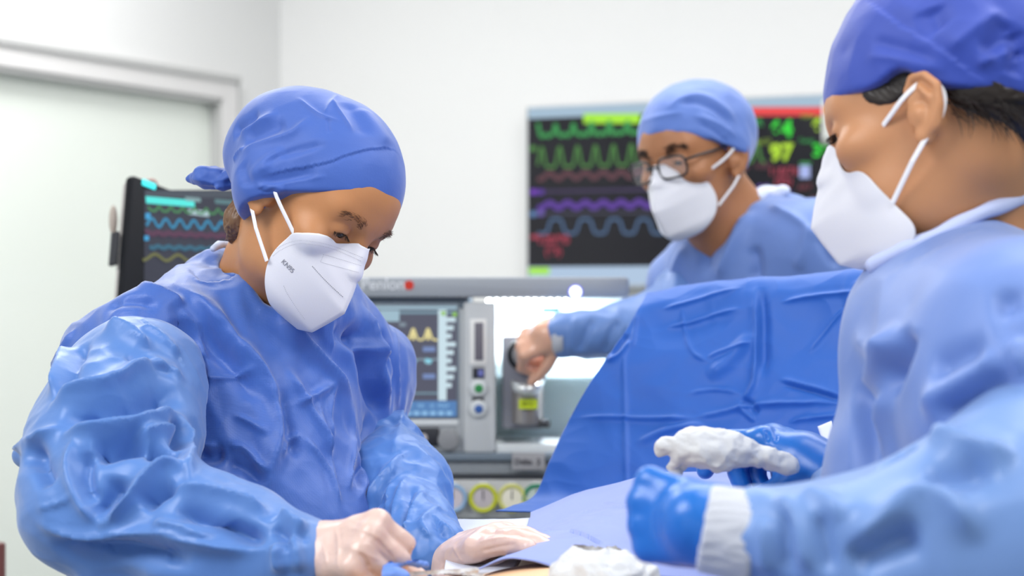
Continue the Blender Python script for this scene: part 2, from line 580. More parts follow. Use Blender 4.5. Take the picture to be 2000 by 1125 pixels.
def slab(name, z0, z1, m):
    q = [A, Bp, Dp, Cp]; c = sum(q) / 4; q = [p + unit(p - c) * .3 for p in q]
    V = [(p[0], p[1], z0) for p in q] + [(p[0], p[1], z1) for p in q]
    F = [(3, 2, 1, 0), (4, 5, 6, 7)] + [(i, (i + 1) % 4, (i + 1) % 4 + 4, i + 4) for i in range(4)]
    struct(py_o := link(name, py_mesh(name, V, F), m, None, False))
slab('floor', -.1, 0, M_floor); slab('ceiling', H, H + .1, M_ceil)
# ceiling panels (the lamps of the room)
M_panel = mat('panel_diffuser', 'FFFFFF', .5, emit=1.5); M_rim = mat('panel_rim', 'E8E8E8', .4)
for i, (x, y, sx, sy, lab) in enumerate([(-1.6, .6, 1.6, 1.2, 'over the left side of the room'), (1.2, .2, 1.6, 1.2, 'over the near right side'), (.5, 3.4, 1.6, 1.0, 'above the anaesthesia machine'), (-1.0, 3.9, .8, .8, 'added to brighten the left wall near the glazed door'), (1.9, 2.2, 1.2, 1.2, 'above the right surgeon')]):
    r = root('ceiling_light', 'white square ceiling light panel ' + lab, 'light', (x, y, H), 'ceiling light panels')
    MB().box((x - sx / 2, y - sy / 2, H - .012), (x + sx / 2, y + sy / 2, H - .001)).build('diffuser', M_panel, r)
    m2 = MB()
    for s in (-1, 1):
        m2.box((x + s * sx / 2 - .02, y - sy / 2 - .02, H - .018), (x + s * sx / 2 + .02, y + sy / 2 + .02, H - .001))
        m2.box((x - sx / 2 - .02, y + s * sy / 2 - .02, H - .018), (x + sx / 2 + .02, y + s * sy / 2 + .02, H - .001))
    m2.build('light_frame', M_rim, r)

# glazed door in the left wall
def pl(s, z, off=0.):
    n = np.array([-dL[1], dL[0]]) * -1     # outwards (away from the room)
    n = n if (n @ (A - np.array([0, 2.]))) > 0 else -n
    p = A + dL * s - n * off
    return np.array([p[0], p[1], z])
def wbox(mb, s0, s1, z0, z1, o0, o1):
    V = [pl(s, z, o) for s in (s0, s1) for z in (z0, z1) for o in (o0, o1)]
    mb.add(V, [(0, 1, 3, 2), (4, 6, 7, 5), (0, 4, 5, 1), (2, 3, 7, 6), (0, 2, 6, 4), (1, 5, 7, 3)])
dr = root('door_1', 'glazed door with a pale aluminium frame on the left wall', 'door', tuple(pl((sd0 + sd1) / 2, 0)))
dr['kind'] = 'structure'
fw = .07
m1 = MB(); wbox(m1, sd0 + .003, sd0 + fw, 0.002, 2.03, -.09, .02); wbox(m1, sd1 - fw, sd1 - .003, 0.002, 2.03, -.09, .02)
wbox(m1, sd0 + fw, sd1 - fw, 2.03 - .06, 2.03, -.09, .02); wbox(m1, sd0 + fw, sd1 - fw, 0.002, .09, -.09, .02)
m1.build('door_frame', M_frame, dr)
m1 = MB(); wbox(m1, sd0 - .004, sd1 + .004, 2.026, 2.044, -.02, .03); wbox(m1, sd0 - .006, sd0 + .004, 0.002, 2.03, -.02, .024)
wbox(m1, sd0 + fw - .002, sd0 + fw + .008, .09, 1.97, -.05, .012); wbox(m1, sd0 + fw, sd1 - fw, 1.955, 1.972, -.05, .012)
m1.build('frame_shadow_line', M_frameline, dr)  # grey strips; outer top one stands in for the frame's shadow line
M_glass = mat('frosted_glass', 'E6EBE3', .32, coat=.35, spec=.5)
m1 = MB(); wbox(m1, sd0 + fw, sd1 - fw, .09, 1.965, -.04, -.03); m1.build('glass_pane', M_glass, dr)

# ------------------------------------------------------------------ plane helpers for screens
def onpl(px, py, p0, n, off=0.):
    d = np.array([(px - 1000) / FPX, 1, -(py - 562.5) / FPX]); n = unit(n)
    o = np.array([0, 0, CAMZ]); p1 = np.array(p0) + n * off
    return o + d * (((p1 - o) @ n) / (d @ n))
class Screen:
    def __init__(s, p0, u, v, n, par): s.p0, s.u, s.v, s.n, s.par = np.array(p0), unit(u), unit(v), unit(n), par; s.lay = .0004
    def p(s, px, py, off): return onpl(px, py, s.p0, s.n, off)
    def ribbon(s, name, pts, wpx, m, off=None):
        if off is None: s.lay += .00012; off = s.lay
        q = [s.p(x, y, off) for x, y in pts]; V = []; F = []
        wid = wpx / FPX * q[0][1] / 2
        for i, p in enumerate(q):
            t = unit(q[min(i + 1, len(q) - 1)] - q[max(i - 1, 0)]); b = unit(np.cross(t, s.n))
            V += [p - b * wid, p + b * wid]
            V += [p - b * wid - s.n * .0003, p + b * wid - s.n * .0003]
        for i in range(len(q) - 1):
            a = i * 4; b = a + 4
            F += [(a, a + 1, b + 1, b), (a + 2, b + 2, b + 3, a + 3), (a, b, b + 2, a + 2), (a + 1, a + 3, b + 3, b + 1)]
        return link(name, py_mesh(name, V, F), m, s.par, False)
    def rect(s, name, x0, y0, x1, y1, m, off=None):
        if off is None: s.lay += .00012; off = s.lay
        q = [s.p(x0, y0, off), s.p(x1, y0, off), s.p(x1, y1, off), s.p(x0, y1, off)]
        V = q + [p - s.n * .0003 for p in q]
        return link(name, py_mesh(name, V, [(0, 3, 2, 1), (4, 5, 6, 7)] + [(i, (i + 1) % 4, (i + 1) % 4 + 4, i + 4) for i in range(4)]), m, s.par, False)
    def text(s, name, t, px, py, hpx, m, bold=0., align='CENTER'):
        s.lay += .00012
        p = s.p(px, py, s.lay); Mx = Matrix(((s.u[0], -s.v[0], s.n[0], p[0]), (s.u[1], -s.v[1], s.n[1], p[1]), (s.u[2], -s.v[2], s.n[2], p[2]), (0, 0, 0, 1)))
        return text_mesh(name, t, hpx / FPX * p[1] / .7, Mx, m, s.par, .0002, align, bold * hpx / FPX * p[1])

def E_(n, c, e=1.): return mat(n, c, .5, emit=e)

# ------------------------------------------------------------------ wall display
tvr = root('wall_display', 'large flat wall screen showing coloured vital sign curves and numbers', 'screen', tuple(P(1330, 370, 5.03)))
tp0 = P(1030, 210, 5.2); tu = np.array([.923, -.385, 0]); tn = np.array([-.385, -.923, 0])
M_tvb = mat('tv_shell', 'B7BCC2', .35, metal=.3); M_black = mat('screen_black', '191920', .18, spec=.4)
def tvbox(mb, x0, y0, x1, y1, o0, o1, bev=0.):
    a = onpl(x0, y0, tp0, tn); b = onpl(x1, y0, tp0, tn); c = onpl(x0, y1, tp0, tn)
    z0 = c[2]; z1 = a[2]; ctr = (a + b) / 2; ctr[2] = (z0 + z1) / 2
    R = np.stack([tu, -tn, [0, 0, 1]], 1)
    ctr = ctr + tn * (o0 + o1) / 2
    mb.obox(ctr, R, [np.linalg.norm((b - a)[:2]) / 2, abs(o1 - o0) / 2, abs(z1 - z0) / 2], bev)
m1 = MB(); tvbox(m1, 1028, 208, 1662, 562, -.045, 0, .006); m1.build('housing', M_tvb, tvr)
S = Screen(tp0, tu, [0, 0, -1], tn, tvr)
def tv_rect_exact(name, x0, y0, x1, y1, m):
    """rectangle true to the display's own sides"""
    a = onpl(x0, y0, tp0, tn); b = onpl(x1, y0, tp0, tn); c = onpl(x0, y1, tp0, tn); S.lay += .00012
    q = [(a[0], a[1], a[2]), (b[0], b[1], a[2]), (b[0], b[1], c[2]), (a[0], a[1], c[2])]
    q = [np.array(p) + tn * S.lay for p in q]; V = q + [p - tn * .0003 for p in q]
    return link(name, py_mesh(name, V, [(0, 3, 2, 1), (4, 5, 6, 7)] + [(i, (i + 1) % 4, (i + 1) % 4 + 4, i + 4) for i in range(4)]), m, tvr, False)
tv_rect_exact('screen', 1031, 212, 1655, 556, M_black)
tv_rect_exact('status_bar', 1032, 212, 1654, 232, E_('tv_bar', 'A9C6DC', .9))
tv_rect_exact('task_bar', 1032, 521, 1654, 556, E_('tv_task', 'B9D2EE', .9))
tv_rect_exact('warning_strip', 1033, 523, 1073, 536, E_('tv_lime', 'A8F000', 1.))
S.rect('alarm_banner', 1140, 222, 1250, 241, E_('tv_lime', 'A8F000'))
S.rect('alarm_banner', 1448, 209, 1606, 226, E_('tv_red', 'EE2A2A'))
g1 = E_('tv_green', '0B9A3C', .9); g2 = E_('tv_olive', '3F8A22', .8); r1 = E_('tv_darkred', '5A2030', .9); v1 = E_('tv_violet', '5A1FA8', .8); b1 = E_('tv_steel', '4A709E', .8)
xs = np.arange(1050, 1660, 1.5)
def persp(x, y): return y - (x - 1030) * .044 * (520 - y) / 310.
S.ribbon('heart_trace', [(x, persp(x, 266 + 2 * math.sin(x * .5) - 24 * math.exp(-(((x - 1085 + 17) % 35 - 17) / 3.) ** 2))) for x in xs if x < 1462], 7, g1)
def pleth(x):
    t = ((x - 1058) % 35.) / 35.
    return 328 - 40 * (math.exp(-((t) / .16) ** 2) + math.exp(-((1 - t) / .16) ** 2))
S.ribbon('pulse_trace', [(x, persp(x, pleth(x))) for x in xs if x < 1495], 5, g2)
S.ribbon('pressure_trace', [(x, persp(x, 345 + 6 * math.sin(x * .18))) for x in xs if x < 1462], 9, r1)
S.ribbon('baseline_trace', [(x, persp(x, 375)) for x in xs if x < 1462], 6, E_('tv_dviolet', '34185A', .7))
S.ribbon('breathing_trace', [(x, persp(x, 402 + 5 * math.sin(x * .18))) for x in xs if x < 1462], 11, v1)
def sq(x):
    t = (x - 1060) % 57.; q = 1 / (1 + math.exp(-(t - 12) / 1.8)) - 1 / (1 + math.exp(-(t - 40) / 1.8))
    return 456 - 28 * q
S.ribbon('gas_trace', [(x, sq(x)) for x in xs if x < 1490], 5, b1)
S.ribbon('divider_line', [(1035, 418), (1460, 412)], 4, E_('tv_div', '3A3A55', .7))
for (x, y, c, n) in [(1041, 290, '3F8A22', 'channel_mark'), (1042, 375, '7A2AD0', 'channel_mark'), (1056, 375, '5A1FA8', 'channel_mark'), (1041, 418, '5A86C0', 'channel_mark'), (1056, 417, '6A56B0', 'channel_mark')]:
    S.rect(n, x - 6, y - 5, x + 6, y + 5, E_('ch' + c, c, .9))
dr_ = E_('tv_crimson', 'B02A48', .85)
S.rect('channel_mark', 1036, 459, 1052, 467, dr_)
S.text('pressure_digits', '120/80', 1080, 469, 17, dr_, .04); S.text('pressure_digits', '(93)', 1081, 491, 15, dr_, .04)
G = E_('tv_vgreen', '05E010', 1.); Y = E_('tv_yellow', 'B8E800', 1.)
S.text('heart_rate_digits', '64', 1526, 253, 31, G, .06); S.text('saturation_digits', '97', 1526, 299, 31, Y, .06)
S.text('rate_digits', '62', 1607, 248, 31, Y, .06); S.text('temperature_digits', '36.5', 1616, 294, 24, G, .05)
S.text('unit_label', 'HR', 1476, 240, 15, g1, .04); S.text('unit_label', 'SpO2', 1490, 277, 10, E_('tv_ol2', '86A800', .8), .03)
S.text('unit_label', 'Pulse', 1578, 227, 9, E_('tv_ol2', '86A800', .8), .03); S.text('unit_label', 'Temp', 1575, 275, 9, g1, .03)
S.text('pressure_digits', '118/76', 1530, 335, 15, dr_, .03); S.text('pressure_digits', '(92)', 1530, 354, 15, dr_, .03)
S.text('unit_label', 'NIBP', 1490, 325, 11, r1, .03); S.text('unit_label', 'ART', 1572, 366, 11, E_('tv_mar', '7A1F33', .8), .03); S.text('unit_label', 'CVP', 1596, 391, 12, E_('tv_mar', '7A1F33', .8), .03)
S.rect('alarm_icon', 1562, 323, 1582, 348, E_('tv_icon', 'A9B8F0', 1.)); S.rect('alarm_icon', 1562, 316, 1584, 321, g1)
S.text('gas_digits', '38', 1491, 372, 18, v1, .08); S.text('gas_digits', '5', 1540, 384, 18, v1, .08)

# white fixture standing before the display, beside the right surgeon's brow
fx = root('wall_dispenser', 'small white boxy dispenser in front of the wall screen, beside the right surgeon\'s forehead', 'dispenser', tuple(P(1632, 240, 4.5)))
a = P(1604, 196, 4.55); b = P(1668, 271, 4.43)
MB().box(a, b, .008).build('dispenser_body', mat('white_plastic', 'F0F0EE', .35), fx)
MB().box(P(1604, 272.2, 4.55) + [0, .0, 0], P(1668, 277, 4.44), .002).build('dispenser_tray', mat('grey_plastic', 'A9ABA9', .4), fx)
MB().box(P(1611, 206, 4.427), P(1628, 222, 4.4295)).build('dispenser_badge', mat('orange_badge', 'E8902A', .5), fx)
MB().box(P(1622, 210, 4.60), P(1655, 255, 4.555), .004).build('dispenser_bracket', mat('grey_plastic', 'A9ABA9', .4), fx)

# brown post low at the left edge
st = root('storage_post', 'dark reddish brown post at the bottom left edge of the view', 'post', tuple(P(-6, 1085, 2.9) * [1, 1, 0]))
c = P(-8, 1060, 2.9)
MB().cyl((c[0], c[1], .03), (c[0], c[1], c[2]), .016, 24, .004).build('post', mat('brown_paint', '70403C', .4), st, 'auto')
MB().cyl((c[0], c[1], 0.001), (c[0], c[1], .03), .12, 32, .01).build('foot_plate', mat('brown_paint', '70403C', .4), st, 'auto')

# ------------------------------------------------------------------ anaesthesia machine
am = root('anaesthesia_machine', 'grey and white anaesthesia machine with ventilator screen, vaporizer and gas gauges', 'machine', (.0, 3.3, 0))
DM = 3.1
def mb_px(mbx, x0, y0, x1, y1, d, th, bev=.003):
    """box whose front face (seen from the table) spans these points at distance d and which is th deep"""
    a = P(x0, y0, d); b = P(x1, y1, d); b = b + np.array([0, th, 0]); return mbx.box(a, b, bev)
M_lg = mat('machine_light_grey', 'A9B0B6', .38, spec=.5); M_mg = mat('machine_mid_grey', '8A9096', .4); M_dg = mat('machine_slate', '6C7986', .45)
M_wh = mat('machine_white', 'D9DEE0', .35); M_bk = mat('machine_black', '2A2C33', .35); M_pale = mat('machine_pale_cyan', 'DCEBEE', .35)
M_knob = mat('knob_grey', '8C8E92', .4)
mb_px(MB(), 650, 541, 1229, 581, DM - .02, .40, .008).build('top_canopy', mat('canopy_grey', '9DA3AB', .4), am, 'auto')
mb_px(MB(), 650, 581.5, 915, 601, DM + .0, .34, .003).build('canopy_underside', M_dg, am, 'auto')
m1 = MB(); mb_px(m1, 664, 601, 966, 886, DM, .30, .010); m1.build('ventilator_housing', mat('vent_grey', 'B7BCC0', .38), am, 'auto')
mb_px(MB(), 905, 590, 968, 884, DM - .006, .03, .006).build('side_column', mat('column_grey', 'C4C8CB', .35), am, 'auto')
mb_px(MB(), 700, 592, 897, 818, DM - .004, .02, .003).build('screen_bezel', mat('bezel', '7C8A96', .4), am, 'auto')
VS = Screen(P(800, 700, DM - .006), [1, 0, 0], [0, 0, -1], [0, -1, 0], am)
VS.rect('screen', 706, 597, 892, 815, E_('vs_bg', '56586A', .9))
VS.rect('menu_bar', 706, 598, 892, 604, E_('vs_c1', 'A8C8D8', .9)); VS.rect('menu_bar', 780, 608, 892, 613, E_('vs_c3', '7FA0B0', .9))
VS.rect('menu_field', 740, 606, 780, 628, E_('vs_c1', 'A8C8D8', .9))
VS.rect('value_column', 856, 605, 872, 782, E_('vs_c2', 'CFE6F0', 1.))
for i in range(9): VS.rect('value_field', 858, 620 + i * 16, 890 - (i % 3) * 4, 629 + i * 16, E_('vs_c2', 'CFE6F0', 1.))
VS.rect('softkey_bar', 706, 783, 892, 814, E_('vs_blue', '5688C4', .9))
for i in range(6): VS.rect('softkey', 792 + i * 16, 803, 803 + i * 16, 811, E_('vs_c3b', '8FC0E8', 1.))
for i in range(4): VS.text('softkey_caption', ['VT', 'RR', 'IE', 'PEEP'][i], 800 + i * 22, 793, 8, E_('vs_c3b', '8FC0E8', 1.))
yel = E_('vs_yel', 'E8DC9A', 1.); cyn = E_('vs_cyn', '8CD4E8', 1.)
VS.ribbon('pressure_trace', [(x, 664 - 22 * (math.exp(-((x - 807) / 6.) ** 2) + math.exp(-((x - 836) / 6.) ** 2))) for x in np.arange(760, 856, 1.)], 4, yel)
VS.ribbon('pressure_peak', [(807, 664), (807, 646)], 7, yel); VS.ribbon('pressure_peak', [(836, 664), (836, 644)], 7, yel)
VS.ribbon('flow_trace', [(x, 702 + 9 * (math.exp(-((x - 807) / 5.) ** 2) + math.exp(-((x - 836) / 5.) ** 2))) for x in np.arange(760, 856, 1.)], 4, E_('vs_cyn2', '8AA0AE', .9))
VS.ribbon('flow_dip', [(800, 704), (813, 706)], 9, cyn); VS.ribbon('flow_dip', [(830, 704), (843, 706)], 9, cyn)
VS.ribbon('volume_trace', [(760, 768), (856, 768)], 3.5, E_('vs_c3', '7FA0B0', .9))
for y in (682, 735): VS.rect('value_text', 826, y - 5, 850, y + 5, E_('vs_lil', '7C94C8', .9))
for y in (634, 684, 738): VS.rect('axis_text', 780, y - 4, 793, y + 4, E_('vs_ax', '8898A4', .9))
VS.rect('status_dot', 862, 608, 870, 616, E_('vs_lime', '90C84A', 1.)); VS.rect('status_dot', 884, 610, 892, 618, E_('vs_lime', '90C84A', 1.)); 
mb_px(MB(), 700, 819, 895, 831, DM - .004, .01, .002).build('sill', M_wh, am, 'auto')
mb_px(MB(), 700, 836, 858, 872, DM - .005, .01, .003).build('key_panel', M_bk, am, 'auto')
for x in (760, 783, 807, 827): 
    c = P(x, 855, DM - .005); MB().cyl(c, c + [0, -.004, 0], .0075, 20, .001).build('key', mat('key_white', 'C9C2C4', .4), am, 'auto')
c = P(876, 858, DM - .001); MB().cyl(c, c + [0, -.02, 0], .019, 32, .003).build('rotary_knob', M_knob, am, 'auto')
mb_px(MB(), 918, 623, 950, 712, DM - .009, .004, .001).build('flow_tube_frame', mat('white_plastic', 'F0F0EE', .35), am, 'auto')
mb_px(MB(), 927, 630, 944, 704, DM - .0115, .003, .0008).build('flow_tube_window', mat('slot_grey', '6E6B76', .4), am, 'auto')
mb_px(MB(), 923, 718, 946, 739, DM - .009, .004, .001).build('small_display', mat('machine_black', '2A2C33', .35), am, 'auto')
mb_px(MB(), 934, 722, 944, 735, DM - .0105, .002, .0005).build('small_display_icon', E_('sd', '6C74C0', .8), am, 'auto')
mb_px(MB(), 922, 776, 945, 788, DM - .009, .004, .001).build('slot', mat('machine_black', '2A2C33', .35), am, 'auto')
for (y, m_, nm) in ((757, mat('cap_green', '2F8F4C', .4), 'oxygen_knob'), (797, mat('cap_blue', '3560A8', .4), 'air_knob')):
    c = P(934, y, DM - .007); k = MB().cyl(c, c + [0, -.008, 0], .0155, 28, .002).build(nm, M_wh, am, 'auto')
    MB().cyl(c + [.0012, -.008, -.001], c + [.0012, -.011, -.001], .0078, 24, .001).build('knob_cap', m_, k, 'auto')
# right bay with vaporizer
mb_px(MB(), 968.5, 583, 1229, 886, DM + .2, .1, .002).build('bay_back_panel', M_pale, am, 'auto')
mb_px(MB(), 1222, 583, 1232, 886, DM, .20, .002).build('bay_side_panel', M_wh, am, 'auto')
mb_px(MB(), 969, 735, 1222, 742, DM + .10, .09, .002).build('bay_rail', mat('rail', '9FB6BC', .3, metal=.3), am, 'auto')
mb_px(MB(), 969, 868, 1222, 885, DM, .19, .003).build('bay_shelf', M_wh, am, 'auto')
m1 = MB()
strip = mb_px(MB(), 950, 582, 1115, 585.5, DM + .01, .03, .001).build('light_strip', M_wh, am, 'auto')
for i in range(11):
    c = P(955 + i * 15, 587, DM + .012); MB().sphere(c, [.0055, .006, .0045], 12, 8).build('light_bead', E_('led_white', 'F4FCFF', 14.), strip, True)
area('strip_light', tuple(P(1035, 592, DM + .06)), tuple(P(1035, 800, DM + .16)), (.15, .03), 3.2, (.93, .98, 1))
vp = am
m1 = MB(); mb_px(m1, 980, 655, 1062, 838, DM + .02, .12, .007)
m1.build('vaporizer_body', mat('vapor_grey', '8D8E96', .4, metal=.2), am, 'auto')
c = P(1022, 692, DM + .02); kn = MB().cyl(c, c + [0, -.03, 0], .030, 40, .003).build('vaporizer_dial', mat('dial_black', '17181B', .35), am, 'auto')
MB().cyl(c + [0, -.03, 0], c + [0, -.045, 0], .020, 32, .003).build('dial_grip', M_knob, kn, 'auto')
ca = P(1030, 748, DM + .02); cb = P(1030, 828, DM + .02)
MB().cyl(ca + [0, .004, 0], cb + [0, .004, 0], .029, 32, .004).build('vaporizer_drum', mat('drum_metal', 'A9A4A2', .3, metal=.6), am, 'auto')
MB().tube([P(1001, 748, DM + .0), P(1012, 758, DM - .022), P(1030, 762, DM - .03), P(1048, 758, DM - .022), P(1058, 746, DM + .0)], [.006, .010, .011, .010, .006], 12).build('drum_handle', mat('handle_silver', 'DADDDF', .2, metal=.5), am, True)
mb_px(MB(), 1013, 779, 1050, 799, DM - .013, .003, .001).build('drum_label', mat('label_yellow', 'C8DA1E', .5), am, 'auto')
VL = Screen(P(1030, 790, DM - .0135), [1, 0, 0], [0, 0, -1], [0, -1, 0], am); VL.text('label_text', 'SEVO', 1031, 789, 7, mat('label_ink', '6A7A10', .6))
MB().tube([P(1046, 828, DM + .02), P(1070, 827, DM - .0)], [.006, .008], 12).build('drain_lever', M_bk, am, True)
c = P(1124, 570, DM - .02); rg = MB().ring(c + [0, -.001, 0], [0, 1, 0], .0118, .0016).build('lamp_halo', E_('halo_blue', '6A6CF0', 1.2), am, True)  # glowing ring stands in for the bluish halo around the lamp
MB().cyl(c, c + [0, -.003, 0], .0105, 28, .001).build('indicator_lamp', E_('lamp_white', 'EEF4FF', 3.), am, 'auto')
CS = Screen(P(750, 560, DM - .0205), [1, 0, 0], [0, 0, -1], [0, -1, 0], am)
CS.text('brand_lettering', 'Penlon', 748, 556, 22, mat('letter_white', 'E4E8EC', .5), .012)
c = P(799, 557, DM - .02); MB().cyl(c, c + [0, -.0015, 0], .0085, 24).build('brand_dot', mat('dot_red', 'D2321E', .5), am, 'auto')
MB().cyl(P(1076, 606, DM + .20) + [-.017, -.002, 0], P(1076, 606, DM + .20) + [.017, -.002, 0], .006, 14).build('hose_port', mat('port_teal', '1F4A4C', .4), am, 'auto')
# work surface, drawers and lower gauge panel
mb_px(MB(), 650, 886.5, 1232, 900, DM - .03, .40, .003).build('work_surface', M_dg, am, 'auto')
m1 = MB(); mb_px(m1, 650, 900.5, 1232, 926, DM - .02, .38, .003); m1.build('drawer_front', M_mg, am, 'auto')
mb_px(MB(), 650, 926.5, 1232, 937, DM + .0, .36, .001).build('shadow_gap', mat('gap', '7C7F84', .5), am, 'auto')
mb_px(MB(), 650, 937.5, 1232, 1012, DM - .015, .38, .004).build('gauge_panel', mat('gauge_panel_grey', 'C2C4C4', .4), am, 'auto')
mb_px(MB(), 1000, 884, 1064, 918, DM - .034, .004, .001).build('name_plate', mat('plate_grey', '9C9CA0', .4), am, 'auto')
NP = Screen(P(1030, 900, DM - .035), [1, 0, 0], [0, 0, -1], [0, -1, 0], am)
NP.text('plate_text', 'Delta', 1022, 902, 11, mat('ink_dark', '4A4A50', .5), .02); NP.text('plate_text', '2', 1052, 902, 11, mat('ink_dark', '4A4A50', .5), .02)
for (x, col, dial) in ((830, '8FB4D6', 'D8D2D4'), (885, '8FB0D2', 'D6CCD2'), (944, 'C6CC2E', 'C6BEC4'), (1000, 'D2D27A', 'F2EEDC'), (1048, '2C8A66', 'C8D8D0'), (770, '8FB4D6', 'D8D2D4')):
    c = P(x, 971, DM - .015)
    gs = MB().cyl(c, c + [0, -.016, 0], .0235, 36, .002).build('pressure_gauge', mat('dial_face' + dial, dial, .3), am, 'auto')
    MB().ring(c + [0, -.016, 0], [0, 1, 0], .0225, .004).build('gauge_rim', mat('rim' + col, col, .35), gs, True)
    MB().box(c + [-.0008, -.019, -.002], c + [.0008, -.0175, .015]).build('gauge_needle', M_bk, gs)
    MB().cyl(c + [0, -.008, .022], c + [0, -.008, .027], .009, 20).build('gauge_cap', mat('white_plastic', 'F0F0EE', .35), gs, 'auto')
# cabinet to the floor
a = P(650, 1012.5, DM); b = P(1232, 1012.5, DM)
m1 = MB().box((a[0] + .02, DM + .01, .12), (b[0] - .02, DM + .36, a[2] - .001), .006); m1.build('cabinet', M_wh, am, 'auto')
for k in range(3):
    z1 = a[2] - .04 - k * .26
    dw = MB().box((a[0] + .05, DM - .008, z1 - .23), (b[0] - .05, DM + .009, z1), .004).build('drawer', M_lg, am, 'auto')
    MB().box((-.22, DM - .03, z1 - .06), (.0, DM - .009, z1 - .045), .003).build('drawer_handle', M_dg, dw, 'auto')
for x in (a[0] + .08, b[0] - .08):
    for y in (DM + .06, DM + .3):
        MB().cyl((x - .015, y, .055), (x + .015, y, .055), .0545, 24, .004).build('caster', M_bk, am, 'auto')
        MB().box((x - .02, y - .02, .05), (x + .02, y + .02, .125)).build('caster_fork', M_dg, am)

# ------------------------------------------------------------------ patient monitor left of the first surgeon
TL = P(258, 340, 2.9); TR1 = P(470, 355, 3.115); mu = unit(TR1 - TL); mu[2] = 0; mu = unit(mu)
BL = P(238, 600, 2.83); mv = unit(BL - TL); mu = unit(mu - (mu @ mv) * mv); mn = np.cross(mu, mv); mn = mn if mn[1] < 0 else -mn
MW, MH = .40, .30
pm = root('patient_monitor', 'black bedside monitor with cyan alarm lamp behind the left surgeon\'s cap tie', 'monitor', tuple(TL + mu * .2 + mv * .3))
Rm = np.stack([mu, -mn, -mv], 1)
cm = TL + mu * MW / 2 + mv * MH / 2
MB().obox(cm - mn * .009, Rm, [MW / 2, .009, MH / 2], .014).build('bezel', mat('monitor_black', '16181E', .6, spec=.2), pm, 'auto')
MB().obox(cm - mn * .026 + mu * .004, Rm, [MW / 2 - .004, .0078, MH / 2 - .004], .01).build('back_shell', mat('monitor_shell', 'C9C5C2', .4), pm, 'auto')
MB().obox(TL + mu * -.004 + mv * .13 - mn * .026, Rm, [.004, .008, .030], .003).build('side_grip', M_bk, pm, 'auto')
MB().obox(TL + mu * .038 + mv * .007 + mn * .0006, Rm, [.015, .0016, .0055], .005).build('alarm_lamp', E_('alarm_cyan', '40F0F4', 1.6), pm, 'auto')
MB().sphere(TL + mu * .07 - mv * .006 - mn * .03, [.012, .012, .014]).build('cable_hook', mat('hook_brown', '8A6258', .5), pm, True)
MB().sphere(TL + mu * .001 + mv * .075 - mn * .04, [.007, .010, .026]).build('cable_clip', mat('clip_beige', 'BDB0A4', .5), pm, True)
MS = Screen(TL, mu, mv, mn, pm)
MS.rect('screen', 282, 371, 545, 585, E_('ms_bg', '2A2E42', .8))
MS.rect('status_bar', 284, 373, 540, 386, E_('ms_top', '46505E', .8))
cy = E_('ms_cy', '4CE8E0', 1.1); bl = E_('ms_bl', '2490BE', .9); rd = E_('ms_rd', '5C2B4E', .8); tl_ = E_('ms_tl', '246C88', .8); yl = E_('ms_yl', '787A3C', .8)
MS.ribbon('status_field', [(285, 390), (380, 398)], 14, cy)
MS.ribbon('status_field', [(362, 388), (392, 391)], 8, E_('ms_pl', '8EB4B8', .8)); MS.ribbon('status_field', [(420, 393), (458, 396)], 9, E_('ms_pl2', '5E8A90', .8))
MS.ribbon('status_field', [(368, 413), (408, 418)], 11, E_('ms_wh', 'B8D4DC', .9))
MS.ribbon('heart_trace', [(x, 411 + (x - 290) * .05 - 10 * math.exp(-(((x - 300) % 23 - 11) / 4.) ** 2)) for x in np.arange(290, 540, 2.)], 5, E_('ms_gr', '3E8A50', .9))
MS.ribbon('pulse_trace', [(x, 434 + (x - 290) * .05 - 8 * math.sin((x - 290) * .23)) for x in np.arange(286, 540, 2.)], 6, bl)
MS.rect('channel_mark', 284, 416, 294, 428, E_('ms_bl2', '38A8E0', .9)); MS.rect('channel_mark', 282, 460, 291, 470, E_('ms_bl2', '38A8E0', .9))
MS.ribbon('pressure_trace', [(x, 455 + (x - 290) * .04 + 2 * math.sin(x * .3)) for x in np.arange(284, 540, 2.)], 11, rd)
MS.ribbon('flow_trace', [(x, 482 + (x - 290) * .03 + 2 * math.sin(x * .3)) for x in np.arange(292, 540, 2.)], 9, tl_)
MS.ribbon('gas_trace', [(x, 502 + (x - 290) * .03 + 6 * math.sin(x * .14)) for x in np.arange(279, 540, 2.)], 6, yl)
# support arm of the monitor, down to the machine's side rail
q0 = cm - mn * .045; base = np.array([a[0] + .0, DM + .25, 1.12])
pole_x = q0[0] - .02; pole_y = q0[1] + .12
MB().tube([q0, q0 - mn * .06 + np.array([0, 0, -.02]), (pole_x, pole_y, 1.38)], [.03, .02, .02], 14).build('support_arm', M_lg, pm, True)
MB().cyl((pole_x, pole_y, .04), (pole_x, pole_y, 1.42), .018, 20).build('stand_pole', M_lg, pm, 'auto')
m1 = MB()
for k in range(5):
    t = k * 2 * math.pi / 5; m1.tube([(pole_x, pole_y, .06), (pole_x + .26 * math.cos(t), pole_y + .26 * math.sin(t), .055)], [.02, .012], 10)
m1.build('stand_base', M_dg, pm, True)
for k in range(5):
    t = k * 2 * math.pi / 5; x, y = pole_x + .25 * math.cos(t), pole_y + .25 * math.sin(t)
    MB().cyl((x - .01, y, .0255), (x + .01, y, .0255), .025, 18).build('caster', M_bk, pm, 'auto')
